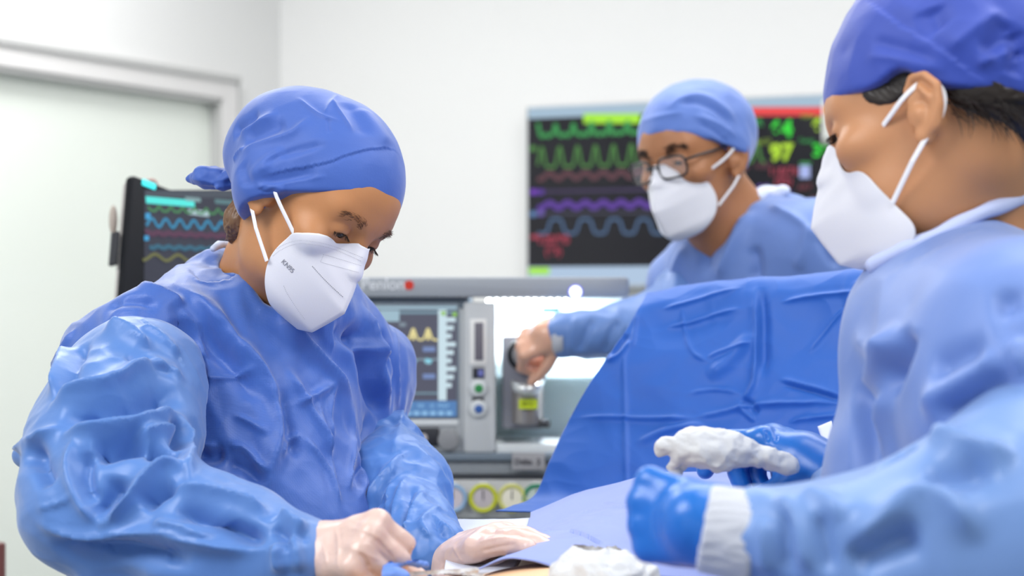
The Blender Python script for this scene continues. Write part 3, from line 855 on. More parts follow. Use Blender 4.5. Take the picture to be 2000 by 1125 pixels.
# ------------------------------------------------------------------ people
def skin_mat(name, col): return mat(name, col, .48, sss=.12, var=.10, bump=[('noise', 350, .0004, .25)])
SK_L = skin_mat('skin_warm', 'BC8254'); SK_M = skin_mat('skin_tan', 'AE7650'); SK_R = skin_mat('skin_peach', 'C58C62')
M_mask = mat('mask_white', 'EDEEF6', .7, sheen=.2, bump=[('noise', 600, .0004, .2)], translu=.12)
M_strap = mat('strap_white', 'F2F2F6', .7)
M_gown = mat('gown_blue', '3C68BE', .45, sheen=.5, translu=.10, bump=[('dots', 520, .0006, .35), ('facet', 30, .006, .25)])
M_sleeve = mat('sleeve_light_blue', '5480C4', .40, sheen=.3, spec=.45, translu=.08, bump=[('facet', 24, .008, .3), ('noise', 60, .002, .3)])
M_cap = mat('cap_blue_cloth', '4066C8', .6, sheen=.3, bump=[('noise', 400, .0005, .25), ('facet', 26, .004, .18)])
M_collar = mat('collar_pale', 'CFDAF2', .7)
M_hairL = mat('hair_brown', '75563C', .45); M_hairR = mat('hair_dark', '1E1410', .4); M_brow = mat('brow_brown', '5A3B28', .7); M_browM = mat('brow_dark', '2A1A12', .7)
M_eye = None
def eye_mat():
    m = bpy.data.materials.new('eye'); m.use_nodes = True; nt = m.node_tree; b = nt.nodes['Principled BSDF']
    b.inputs['Roughness'].default_value = .12
    tc = nt.nodes.new('ShaderNodeTexCoord'); sx = nt.nodes.new('ShaderNodeSeparateXYZ'); nt.links.new(tc.outputs['Object'], sx.inputs[0])
    cr = nt.nodes.new('ShaderNodeValToRGB'); e = cr.color_ramp; e.interpolation = 'LINEAR'
    # object x runs from the back of the eye (-1) to the pupil (+1)
    e.elements[0].position = .0; e.elements[0].color = hexlin('D8CFC8')
    e.elements[1].position = 1.; e.elements[1].color = hexlin('050403')
    for p, c in ((.86, 'D8CFC8'), (.875, '2E1A10'), (.95, '3A2214'), (.975, '050403')):
        x = e.elements.new(p); x.color = hexlin(c)
    mp = nt.nodes.new('ShaderNodeMath'); mp.operation = 'MULTIPLY_ADD'; mp.inputs[1].default_value = .5; mp.inputs[2].default_value = .5
    nt.links.new(sx.outputs[0], mp.inputs[0]); nt.links.new(mp.outputs[0], cr.inputs[0]); nt.links.new(cr.outputs[0], b.inputs['Base Color'])
    return m
M_eye = eye_mat()

def headM(px, py, yaw, pitch, roll, d, scl):
    yaw, pitch, roll = np.radians([yaw, pitch, roll])
    f = np.array([math.sin(yaw) * math.cos(pitch), -math.cos(yaw) * math.cos(pitch), -math.sin(pitch)])
    l0 = np.array([math.cos(yaw), math.sin(yaw), 0.]); u0 = np.cross(f, l0)
    l = math.cos(roll) * l0 + math.sin(roll) * u0; u = -math.sin(roll) * l0 + math.cos(roll) * u0
    return P(px, py, d), np.stack([f, l, u], 1), scl

def head_sdf():
    """head in its own axes: forward, left, up (metres, origin between the ear canals)"""
    A_ = np.array
    cran = el((-.012, 0, .052), (.099, .076, .086))
    fore = el((.034, 0, .058), (.064, .064, .056))
    face = el((.032, 0, -.004), (.062, .060, .078))
    jaw = el((.030, 0, -.052), (.060, .049, .046))
    chin = el((.076, 0, -.082), (.020, .022, .018))
    base = U(.03, cran, fore, face, jaw, chin)
    half_ = U(.014, rc((.083, .006, .043), (.070, .044, .047), .0125, .010),        # brow ridge
              el((.062, .047, -.002), (.027, .021, .020)),                           # cheekbone
              el((.045, .034, -.05), (.03, .016, .03)))                               # cheek
    base = U(.018, base, mirror(half_))
    sock = mirror(el((.100, .032, .025), (.016, .017, .0125)))
    base = SUB(.014, base, sock)
    nose = U(.008, rc((.089, 0, .036), (.103, 0, .010), .0065, .008), rc((.103, 0, .010), (.113, 0, -.010), .008, .0105), mirror(el((.101, .011, -.013), (.011, .008, .009))))
    base = U(.010, base, nose)
    # closed-down lids over the eyeballs, with a slit
    lid = SUB(.0015, mirror(el((.0775, .032, .025), (.0150, .0160, .0145))), mirror(el((.0945, .0325, .0195), (.010, .0125, .0042), None)))
    base = U(.004, base, lid)
    lipsu = rc((.098, -.014, -.040), (.098, .014, -.040), .006, .006)
    base = U(.008, base, lipsu, rc((.096, -.012, -.050), (.096, .012, -.050), .007, .007))
    # ears
    a = math.radians(22)
    er = np.stack([A_([math.cos(a), -math.sin(a) * .9, 0]), A_([math.sin(a) * .9, math.cos(a), 0]), A_([0, 0, 1])], 1)
    plate = el((-.012, .083, .006), (.019, .0055, .030), er)
    hel = chain([A_([.001, .077, .010]), A_([.003, .081, .026]), A_([-.006, .086, .037]), A_([-.019, .091, .034]), A_([-.029, .094, .019]), A_([-.026, .091, .0]), A_([-.015, .085, -.015]), A_([-.006, .079, -.022])],
                [.0025, .0035, .0040, .0042, .0042, .0040, .0042, .0050])
    lobe = el((-.004, .0785, -.021), (.009, .005, .010))
    anti = chain([A_([-.012, .089, .024]), A_([-.019, .091, .010]), A_([-.013, .087, -.005])], [.003, .0035, .003])
    ear = U(.004, plate, hel, lobe, anti, rc((.002, .078, -.006), (.003, .078, .004), .0045, .004))
    ear = SUB(.004, ear, el((-.008, .090, .002), (.0085, .0075, .0115)))
    ear = U(.006, ear, rc((-.008, .070, .0), (-.008, .079, .0), .014, .010))
    base = U(.004, base, mirror(ear))
    return base

HSDF = head_sdf()
def to_local(hm):
    c, R, s = hm
    return lambda f: (lambda p: f(((p - c) @ R) / s) * s)
def W(hm, *q):
    c, R, s = hm
    return c + s * (R @ np.array(q, float))

def make_body(par, hm, extra, lo_ext, m, hvox=.0021):
    """one continuous skin surface: head, ears, neck and the trunk under the gown"""
    f = U(.03, to_local(hm)(HSDF), *extra)
    c = hm[0]
    V, Fq = nets(f, c - np.array([.15, .15, .33]), c + np.array([.15, .15, .16]), hvox)
    V = smooth(V, Fq, 2)
    o = link('body', np_mesh('body', V, Fq), m, par)
    return o, V, Fq
def eyes(par, hm, gaze=(-.05, -.35)):
    c, R, s = hm
    for sg in (1, -1):
        p = W(hm, .0775, .032 * sg, .0245)
        g = unit(np.array([1, 0, 0]) + np.array([0, gaze[0], gaze[1]]))
        a = R @ g; b = unit(np.cross(a, R[:, 2])); cc = np.cross(a, b)
        Rm = np.stack([a, b, cc], 1)
        mbx = MB(); mbx.sphere((0, 0, 0), 1., 32, 24, np.array([[0, 0, 1], [1, 0, 0], [0, 1, 0]], float))
        me = py_mesh('eyeball', mbx.V, mbx.F)
        o = link('eyeball', me, M_eye, None, True)
        M = Matrix.Translation(p) @ Matrix(Rm.tolist()).to_4x4() @ Matrix.Scale(.0134 * s, 4)
        o.parent = par; o.matrix_parent_inverse = pworld(par).inverted(); o.matrix_basis = M
def strands(name, par, m, roots, dirs, length, r, n, rng, curl=.2, droop=0., spread=.15, seg=5, root_r=.004):
    mbx = MB()
    for i in range(n):
        t = rng.rand() * (len(roots) - 1); k = min(int(t), len(roots) - 2); fr = t - k
        p = roots[k] * (1 - fr) + roots[k + 1] * fr + rng.normal(size=3) * root_r
        d = dirs[k] * (1 - fr) + dirs[k + 1] * fr + rng.normal(size=3) * spread
        L = length * rng.uniform(.6, 1.1); pts = [p]; bend = rng.normal(size=3) * curl
        for q in range(seg):
            d = unit(d) + np.array([0, 0, -droop]) + bend / seg
            pts.append(pts[-1] + unit(d) * L / seg)
        mbx.tube(pts, [r, r, r * .95, r * .8, r * .6, r * .15][:len(pts)], 4, False)
    return mbx.build(name, m, par, True)
def hairs_on(name, par, m, hm, V, Fq, path, dirs, length, r, n, seed, wid):
    """short hairs rooted on the skin along a path given in head axes"""
    rng = np.random.RandomState(seed); T = bvh(V, Fq); mbx = MB(); c, R, s = hm
    for i in range(n):
        t = rng.rand() * (len(path) - 1); k = min(int(t), len(path) - 2); fr = t - k
        q = np.array(path[k]) * (1 - fr) + np.array(path[k + 1]) * fr + np.array([0, 0, rng.normal() * wid])
        d = np.array(dirs[k]) * (1 - fr) + np.array(dirs[k + 1]) * fr + rng.normal(size=3) * .15
        w_ = W(hm, *q); h = T.find_nearest(Vector(w_)); p = np.array(h[0]); nn = np.array(h[1])
        d = R @ unit(d); pts = [p - nn * .0004, p + nn * .0009 + d * length * .3, p + nn * .0014 + d * length * .7, p + nn * .0007 + d * length]
        mbx.tube(pts, [r, r, r * .7, r * .1], 4, False)
    return mbx.build(name, m, par, True)

def cap_mesh(par, hm, shape, rim_n, rim_o, strokes, m, lo=(-.25, -.16, -.1), hi=(.16, .16, .22), vox=.0022, extra=None, crm=.0016, rimcurve=0.):
    c, R, s = hm
    n = unit(rim_n)
    cut = lambda p: -((p @ n) - (rim_o(p) if callable(rim_o) else rim_o) - rimcurve * p[:, 1] ** 2)
    f = INT(.004, shape, cut)
    if extra is not None: f = U(.006, f, extra)
    V, Fq = nets(f, lo, hi, vox)
    V = smooth(V, Fq, 2)
    V = c + s * (V @ R.T)
    N = normals(V, Fq)
    V = crumple(V, N, crm, 22, None, 3)
    V = sculpt(V, Fq, strokes)
    V = blur(V, Fq, 1, .3)
    return link('surgical_cap', np_mesh('surgical_cap', V, Fq), m, par), V, Fq

# folded respirator, in head axes: centre line (f,u) and the edge that lies on the face (f,l,u)
MC = [(.103, .022), (.113, .012), (.124, -.010), (.1345, -.034), (.1415, -.053), (.133, -.073), (.1205, -.099), (.100, -.110), (.080, -.112), (.058, -.108)]
ME = [(.100, .010, .024), (.091, .022, .012), (.082, .034, .002), (.067, .051, -.009), (.053, .0635, -.022), (.045, .068, -.045), (.047, .067, -.066), (.058, .060, -.085), (.068, .040, -.102), (.056, .004, -.110)]
def resample(pts, n):
    pts = np.array(catmull([np.array(p, float) for p in pts], 8)); L = np.concatenate([[0], np.cumsum(np.linalg.norm(np.diff(pts, axis=0), axis=1))])
    t = np.linspace(0, L[-1], n); return np.stack([np.interp(t, L, pts[:, k]) for k in range(pts.shape[1])], 1)
def resample_lin(pts, n):
    pts = np.array(pts, float); L = np.concatenate([[0], np.cumsum(np.linalg.norm(np.diff(pts, axis=0), axis=1))])
    t = np.linspace(0, L[-1], n); return np.stack([np.interp(t, L, pts[:, k]) for k in range(3)], 1)
ME0 = ME
def mask(par, hm, ME=ME, ti=3, bi=6, bulge=.0075, near=0):
    c, R, s = hm
    nu, nv = 60, 26
    C = [(a, 0., b) for a, b in MC]
    C = resample_lin(C, nu); E = resample(ME, nu)
    E0 = E; E1 = resample(ME0, nu); V = []
    for sgn in (1, -1):
        E = E1 if near and sgn != near else E0
        for i in range(nu):
            t = i / (nu - 1)
            for j in range(nv):
                v = j / (nv - 1)
                p = C[i] * (1 - v) + E[i] * v
                b = bulge * math.sin(math.pi * v) ** .9 * math.sin(math.pi * min(1, t * 1.0)) ** .6
                p = p + np.array([.15, 1.0, .0]) * b
                # seam ridge across the upper third
                d = abs(t - (.36 - .10 * v)); p = p + np.array([.3, .8, .5]) * (.0022 * max(0, 1 - d / .05)) * math.sin(math.pi * v)
                # welded border
                if v > .86: p = p - np.array([.1, .6, 0]) * .0016
                V.append(p * [1, sgn, 1])
    V = np.array(V)
    Fs = []
    for h_ in (0, 1):
        o = h_ * nu * nv
        for i in range(nu - 1):
            for j in range(nv - 1):
                a = o + i * nv + j; q = (a, a + nv, a + nv + 1, a + 1)
                Fs.append(q if h_ == 0 else q[::-1])
    Fs = np.array(Fs)
    # weld the centre line
    for i in range(nu): Fs[Fs == nu * nv + i * nv] = i * nv
    # keep the cloth just outside the face
    G3 = V.copy()
    for _ in range(8):
        d = HSDF(G3); m_ = d < .0022
        if not m_.any(): break
        e = 1e-3; g = np.stack([HSDF(G3[m_] + np.eye(3)[k] * e) - HSDF(G3[m_] - np.eye(3)[k] * e) for k in range(3)], 1); g /= np.linalg.norm(g, axis=1)[:, None] + 1e-9
        G3[m_] += g * (.0024 - d[m_])[:, None]
    vv = np.tile(np.tile(np.linspace(0, 1, nv), nu), 2)[:, None]; tt_ = np.tile(np.repeat(np.linspace(0, 1, nu), nv), 2)[:, None]
    wb = np.clip((vv - .12) / .2, 0, 1) * np.clip(tt_ / .06, 0, 1) * np.clip((1 - tt_) / .03, 0, 1)
    V = blur(G3, Fs, 6, .5) * wb + G3 * (1 - wb)
    d = HSDF(V); m_ = d < .001
    if m_.any():
        e = 1e-3; g = np.stack([HSDF(V[m_] + np.eye(3)[k] * e) - HSDF(V[m_] - np.eye(3)[k] * e) for k in range(3)], 1); g /= np.linalg.norm(g, axis=1)[:, None] + 1e-9
        V[m_] += g * (.0014 - d[m_])[:, None]
    Wv = c + s * (V @ R.T)
    N = normals(Wv, Fs)
    Wv = Wv + N * 0
    o = link('face_mask', np_mesh('face_mask', Wv, Fs), M_mask, par)
    md = o.modifiers.new('thickness', 'SOLIDIFY'); md.thickness = .0012; md.offset = 0
    T = bvh(Wv, Fs)
    # ear loops
    for sg in (1, -1):
        top = np.array(ME[ti]) * [1, sg, 1] + [0.002, .002 * sg, -.004]; bot = np.array(ME[bi]) * [1, sg, 1] + [.004, .002 * sg, 0]
        earp = np.array([-.020, .0865 * sg, .030]); earb = np.array([-.012, .084 * sg, -.020])
        mid1 = (top + earp) / 2 + [0, .012 * sg, 0]; 
        mb1 = MB()
        for (q, r_) in (([top, mid1 * .98, (mid1 + earp) / 2 + [0, .004 * sg, .002], earp, np.array([-.032, .088 * sg, .012]), np.array([-.026, .086 * sg, -.008]), earb, (earb * .6 + bot * .4) + [0, .004 * sg, 0], (earb + bot) / 2 + [0, .004 * sg, 0], bot], .0),):
            q = [W(hm, *z) for z in catmull(q, 4)]
            # flat ribbon: sweep an oval
            pts = np.array(q); out = R[:, 1] * sg; VV = []; FF = []
            for i, p in enumerate(pts):
                t = unit(pts[min(i + 1, len(pts) - 1)] - pts[max(i - 1, 0)]); b = unit(np.cross(t, out)); nn = np.cross(b, t)
                for k in range(8):
                    th = k * math.pi / 4; VV.append(p + b * .0027 * s * math.cos(th) + nn * .0008 * s * math.sin(th))
            for i in range(len(pts) - 1):
                for k in range(8): FF.append((i * 8 + k, i * 8 + (k + 1) % 8, (i + 1) * 8 + (k + 1) % 8, (i + 1) * 8 + k))
            mb1.add(VV, FF)
        mb1.build('ear_loop', M_strap, par, True)
    return o, T, (C, E)
def hair_patch(name, par, hm, region, m, lift=.0022, dirn=(-.5, 0, -1), amp=.0016, vox=.0018):
    f = to_local(hm)(INT(.003, lambda p: HSDF(p) - lift, region))
    V, Fq = nets(f, hm[0] - .18, hm[0] + .18, vox); V = smooth(V, Fq, 1)
    V = ridged(V, normals(V, Fq), amp, 160, (hm[1] @ unit(dirn), 9.), 2)
    return link(name, np_mesh(name, V, Fq), m, par)
def mask_pt(CE, t, v, sgn, hm, T, lift=.0008):
    """point on the side panel at (along t, across v) pushed onto the mask surface"""
    C, E = CE; nu = len(C); i = t * (nu - 1); k = min(int(i), nu - 2); fr = i - k
    a = C[k] * (1 - fr) + C[k + 1] * fr; b = E[k] * (1 - fr) + E[k + 1] * fr
    p = (a * (1 - v) + b * v) * [1, sgn, 1]
    w_ = W(hm, *p); h = T.find_nearest(Vector(w_)); n = np.array(h[1])
    out = hm[1][:, 1] * sgn
    if n @ out < 0: n = -n
    return np.array(h[0]) + n * lift, n
def stitches(name, par, T, pxs, step, r, m):
    """row of small embossed stitches traced on the surface"""
    pp = np.array(catmull([np.array([a, b, 0]) for a, b in pxs], 12))[:, :2]; L = np.concatenate([[0], np.cumsum(np.linalg.norm(np.diff(pp, axis=0), axis=1))])
    mbx = MB()
    for t in np.arange(0, L[-1], step):
        x = np.interp(t, L, pp[:, 0]); y = np.interp(t, L, pp[:, 1]); x2 = np.interp(t + step * .45, L, pp[:, 0]); y2 = np.interp(t + step * .45, L, pp[:, 1])
        a = hit(T, x, y); b = hit(T, x2, y2)
        if a is None or b is None: continue
        k_ = lambda q: q + unit(np.array([0, 0, CAMZ]) - q) * .0009
        mbx.tube([k_(a), k_(b)], r, 5)
    if mbx.V: return mbx.build(name, m, par, True)

# ---------------- hands
def hand_sdf(wrist, fwd, dorsal, size, curls, splay=(6, 2, -2, -7), thumb=((45, 20), (20, 15), 25), left=1, palm=1., straight_wrist=None, fat=1.):
    """fwd: direction of the metacarpals, dorsal: back-of-hand normal. curls: per finger (index..little) knuckle bends in degrees.
    left = 1 when the thumb lies on fwd x dorsal side"""
    f = unit(fwd); z = unit(np.array(dorsal, float) - (np.array(dorsal) @ f) * f); y = np.cross(f, z) * left
    w0 = np.array(wrist, float); S_ = size
    L = lambda a, b, c: w0 + S_ * (a * f + b * y + c * z)
    parts = []
    kn = [(.088, .030, .004), (.090, .010, .006), (.085, -.010, .004), (.077, -.028, .0)]
    segs = [(.041, .026, .022), (.045, .029, .024), (.042, .027, .023), (.033, .021, .021)]
    rad = [.0092, .0094, .0088, .0078]
    for k, q in zip(range(4), kn):
        parts.append(rc(L(.004, .016 - .010 * k, 0), L(*q), .0165 * S_ * fat, .0118 * S_ * fat))
    parts.append(rc(L(.012, .010, -.006), L(.070, .006, -.006), .016 * S_ * fat, .013 * S_ * fat))
    palmf = U(.012 * S_, *parts)
    fingers = []
    for k in range(4):
        a = math.radians(splay[k]); d = f * math.cos(a) + y * math.sin(a)
        ax = unit(np.cross(d, z)); p = L(*kn[k]); ang = 0.; pts = [p]; rs = [rad[k] * 1.12 * S_ * fat]
        for j in range(3):
            ang += math.radians(curls[k][j])
            dd = d * math.cos(ang) - z * math.sin(ang)
            p = p + dd * segs[k][j] * S_; pts.append(p); rs.append(rad[k] * S_ * (1.0, .93, .82)[j] * fat)
        fingers.append(chain(pts, rs))
    (a1, e1), (a2, e2), a3 = thumb
    def tdir(a, e): a = math.radians(a); e = math.radians(e); return unit(f * math.cos(a) * math.cos(e) + y * math.sin(a) * math.cos(e) - z * math.sin(e))
    p0 = L(.018, .022, -.006); p1 = p0 + tdir(a1, e1) * .046 * S_; p2 = p1 + tdir(a2, e2) * .034 * S_; p3 = p2 + tdir(a3, e2 * .8) * .026 * S_
    th = chain([p0, p1, p2, p3], [.015 * S_ * fat, .0122 * S_ * fat, .0108 * S_ * fat, .0085 * S_ * fat])
    fn = U(.004 * S_, *fingers)
    g = U(.008 * S_, palmf, fn, th)
    return g, w0, f
def hand_mesh(name, par, g, c, m, vox=.0018, ext=.22, wr=None, strokes=(), crm=0., stretch=None):
    c = np.array(c)
    V, Fq = nets(g, c - ext, c + ext, vox)
    V = smooth(V, Fq, 2)
    if crm: V = crumple(V, normals(V, Fq), crm, 38, stretch, 5)
    if len(strokes): V = sculpt(V, Fq, strokes)
    return link(name, np_mesh(name, V, Fq), m, par)
# ================================================================== left surgeon
pL = root('person', 'surgeon at the left bending down in tied blue cap, white mask and clear gloves', 'person', tuple(P(480, 900, 2.05) * [1, 1, 0]))
hL = headM(598, 419, 50, 36, -17, 2.05, .95)
neckL = [rc(W(hL, -.030, 0, -.02), P(512, 520, 2.14), .048, .043), rc(P(512, 520, 2.14), P(470, 660, 2.18), .043, .070),
         rc(W(hL, .0, 0, -.07), P(535, 600, 2.12), .035, .045)]
oB, bV, bF = make_body(pL, hL, neckL, 0, SK_L, .0019)
eyes(pL, hL, (.0, -.38))
hairs_on('eyebrow', pL, M_brow, hL, bV, bF, [(.09, -.014, .046), (.088, -.028, .0505), (.078, -.046, .046)], [(0, -.8, .5), (-.1, -1, .1), (-.3, -1, -.3)], .008, .00018, 110, 1, .0016)
hairs_on('eyebrow', pL, M_brow, hL, bV, bF, [(.09, .014, .046), (.088, .028, .0505), (.078, .046, .046)], [(0, .8, .5), (-.1, 1, .1), (-.3, 1, -.3)], .008, .00018, 110, 2, .0016)
for sg in (-1, 1):
    hairs_on('eyelash', pL, M_browM, hL, bV, bF, [(.092, .020 * sg, .0215), (.0935, .032 * sg, .0228), (.086, .045 * sg, .0205)], [(.9, .1 * sg, -.45), (1, .25 * sg, -.5), (.7, .8 * sg, -.5)], .0085, .0002, 46, 4 + sg, .0003)
capL_shape = U(.03, el((-.014, 0, .052), (.1125, .0885, .102)), el((-.080, 0, .050), (.082, .080, .078)), el((-.112, 0, .020), (.052, .052, .058)), el((-.026, 0, .006), (.066, .1035, .066)))
capL_str = [
    ('s', 5, -3.2, 778, 300, 760, 290, 720, 292, 680, 302, 640, 318, 600, 326, 560, 333, 520, 343, 500, 352),
    ('r', 9, 4.0, 470, 300, 500, 285, 540, 272, 580, 258, 606, 226),
    ('r', 8, 3.5, 466, 262, 490, 250, 520, 232, 545, 222),
    ('g', 9, -4.5, 455, 262, 480, 240, 508, 220), ('g', 12, -4.0, 480, 275, 520, 258, 560, 240),
    ('r', 8, 3.2, 500, 345, 540, 315, 590, 292, 650, 272), ('g', 7, -3.8, 515, 330, 550, 306, 600, 290, 640, 276),
    ('g', 8, -2.6, 505, 362, 560, 350, 620, 335), ('r', 4, 1.6, 500, 378, 540, 362, 600, 350, 640, 344),
    ('r', 5, 1.8, 632, 228, 650, 198, 672, 180), ('r', 4, 2.2, 648, 195, 665, 220, 680, 242, 690, 260), ('r', 3, 1.6, 580, 190, 610, 215, 632, 228, 668, 238),
    ('g', 14, 2.5, 700, 210, 735, 250, 760, 290), ('g', 10, -2.2, 672, 200, 700, 235, 715, 268),
    ('r', 3, -1.2, 640, 230, 642, 262), ('g', 10, -3, 470, 320, 480, 345, 482, 368), ('r', 5, 3, 458, 320, 466, 300, 480, 290),
    ('r', 5, 2.5, 500, 372, 520, 360, 560, 372), ('r', 3, -1.5, 500, 366, 520, 376, 540, 372), ('g', 8, 2.5, 485, 350, 520, 315, 560, 296)]
capM_L = mat('cap_blue_left', '385EB2', .6, sheen=.3, bump=[('noise', 400, .0005, .25), ('facet', 30, .004, .2)])
oc, cV, cF = cap_mesh(pL, hL, capL_shape, (-.656, 0, .755), (lambda p: .0078 - (.005 +   .017 * np.clip((.02 - p[:, 0]) / .055, 0, 1)) * np.clip(-p[:, 1] / .04, 0, 1)), [s if s[0] == 's' else (s[0], s[1] * 1.25, s[2] * 1.6) + s[3:] for s in capL_str], capM_L, lo=(-.21, -.12, -.08), hi=(.13, .12, .18), vox=.0020)
# knot and tail of the tied cap
kc = P(480, 376, 2.12)
tail = U(.008, el(kc, (.013, .014, .014)), chain([P(484, 352, 2.08), P(462, 342, 2.09), P(440, 347, 2.10), P(420, 346, 2.10), P(398, 346, 2.10), P(368, 349, 2.11)], [.012, .010, .009, .0135, .0135, .002]),
         chain([P(456, 350, 2.095), P(436, 358, 2.09), P(424, 366, 2.085)], [.010, .008, .003]), chain([P(440, 342, 2.11), P(412, 334, 2.115), P(392, 342, 2.115)], [.007, .006, .003]),
         chain([P(486, 380, 2.07), P(500, 384, 2.05), P(520, 382, 2.02)], [.011, .010, .006]))
V, Fq = nets(tail, P(360, 400, 2.05) * [1, 1, 1] - [0.02, .04, .02], P(540, 320, 2.12) + [.02, .05, .02], .0015)
V = smooth(V, Fq, 1); N = normals(V, Fq); V = ridged(V, N, .004, 60, ((1, 0, .1), 3.), 2); V = crumple(V, N, .0025, 60, None, 1)
V = sculpt(V, Fq, [('g', 4, -3.5, 470, 345, 455, 352, 440, 356), ('g', 4, -3.2, 478, 392, 482, 380, 480, 366), ('r', 4, 2, 466, 338, 440, 350, 425, 352), ('r', 4, 2.4, 372, 349, 400, 352, 425, 362)])
link('cap_tie', np_mesh('cap_tie', V, Fq), capM_L, oc)
o, mT, CE = mask(pL, hL, [(.100, .010, .024), (.091, .022, .014), (.081, .034, .006), (.067, .052, .0), (.053, .0640, -.008), (.045, .068, -.035), (.047, .067, -.060), (.058, .060, -.083), (.068, .040, -.102), (.056, .004, -.110)], 4, 6, near=-1)
M_stitch = mat('stitch_grey', 'B4B5C0', .8); M_print = mat('print_grey', '8E8F98', .8)
stitches('stitching', o, mT, [(532, 492), (550, 480), (580, 470), (620, 473), (660, 484), (708, 503)], 3.2, .00022, M_stitch)
stitches('stitching', o, mT, [(533, 500), (552, 486), (582, 476), (620, 479), (660, 490), (706, 510)], 3.2, .00022, M_stitch)
stitches('stitching', o, mT, [(610, 520), (628, 540), (648, 560), (670, 580)], 3.6, .00045, M_print)
stitches('stitching', o, mT, [(554, 558), (562, 575), (578, 600), (596, 625)], 3.6, .00025, M_stitch)
stitches('stitching', o, mT, [(632, 497), (628, 508), (628, 512), (664, 522), (700, 532)], 3.2, .00022, M_stitch)
stitches('stitching', o, mT, [(632, 497), (660, 505), (706, 519)], 3.2, .00022, M_stitch)
# lettering on the cheek panel
def decal(name, txt, T, cx, cy, dx, dy, hpx, m, par):
    me = text_mesh(name, txt, 1.0, Matrix.Identity(4), m, par, 0.02)
    d = me.data; n = len(d.vertices); co = np.zeros(n * 3); d.vertices.foreach_get('co', co); co = co.reshape(-1, 3)
    e = unit([dx, dy]); g = np.array([e[1], -e[0]]); k = hpx / .7
    out = []
    for (x, y, z) in co:
        q = np.array([cx, cy]) + e * x * k + g * y * k
        h = hit(T, q[0], q[1]); h = P(q[0], q[1], 2.) if h is None else h
        out.append(h + unit(np.array([0, 0, CAMZ]) - h) * (.0013 if z > 0 else .0006))
    d.vertices.foreach_set('co', np.array(out).ravel()); d.update()
    return me
decal('mask_lettering', 'KN95', mT, 562, 520, 1, 1.0, 9, M_print, o)
# hair showing under the cap at the nape
rng = np.random.RandomState(3)
rootsL = [P(494, 388, 2.07), P(486, 390, 2.085), P(478, 392, 2.10), P(472, 395, 2.11)]
dirL = [unit([-.10, .1, -1]), unit([-.22, .1, -1]), unit([-.30, .1, -1]), unit([-.34, .1, -1])]
hb = U(.012, rc(P(490, 392, 2.09), P(472, 432, 2.09), .018, .020), rc(P(472, 432, 2.09), P(456, 462, 2.10), .020, .009))
V, Fq = nets(hb, P(440, 480, 2.07) - .02, P(520, 370, 2.15) + .02, .002); V = smooth(V, Fq, 1); V = ridged(V, normals(V, Fq), .003, 200, ((-.3, 0, -1), 8.), 2)
ho = link('hair', np_mesh('hair', V, Fq), M_hairL, pL)
strands('hair_strands', ho, M_hairL, rootsL, dirL, .044, .0004, 260, rng, .12, .05, .06, 5, .005)
0 and strands('hair_strands', ho, M_hairL, [P(520, 382, 2.01), P(560, 380, 1.985), P(610, 376, 1.95)], [unit([.6, -.3, -.6])] * 3, .016, .00025, 60, rng, .9, .1, .4, 4, .002)

# gown
latL = unit([.656, .754, 0]); fwdL = unit([.754, -.656, 0]); upL = np.array([0, 0, 1.])
RL = np.stack([latL, fwdL, upL], 1)
tilt = lambda R, a: np.stack([R[:, 0], R[:, 1] * math.cos(a) - R[:, 2] * math.sin(a), R[:, 2] * math.cos(a) + R[:, 1] * math.sin(a)], 1)
RLt = tilt(RL, .25)
gown = U(.05, el(P(520, 850, 2.17), (.190, .115, .24), RLt), el(P(520, 1080, 2.08), (.160, .115, .25), RL),
         rc(P(440, 575, 2.20), P(285, 672, 2.03), .052, .066), rc(P(600, 665, 2.26), P(715, 712, 2.30), .062, .052),
         rc(P(462, 620, 2.20), P(600, 680, 2.25), .070, .064), el(P(204, 752, 2.06), (.066, .068, .074)), rc(P(715, 715, 2.3), P(715, 850, 2.27), .043, .043))
gown = U(.04, gown, rc(P(515, 1080, 2.08), P(500, 1900, 2.08), .15, .20))
neckcut = rc(P(497, 470, 2.15), P(512, 530, 2.13), .046, .046)
neckcut = U(.01, neckcut, rc(P(512, 530, 2.13), P(570, 560, 2.05), .046, .036))
gown = SUB(.008, gown, neckcut)
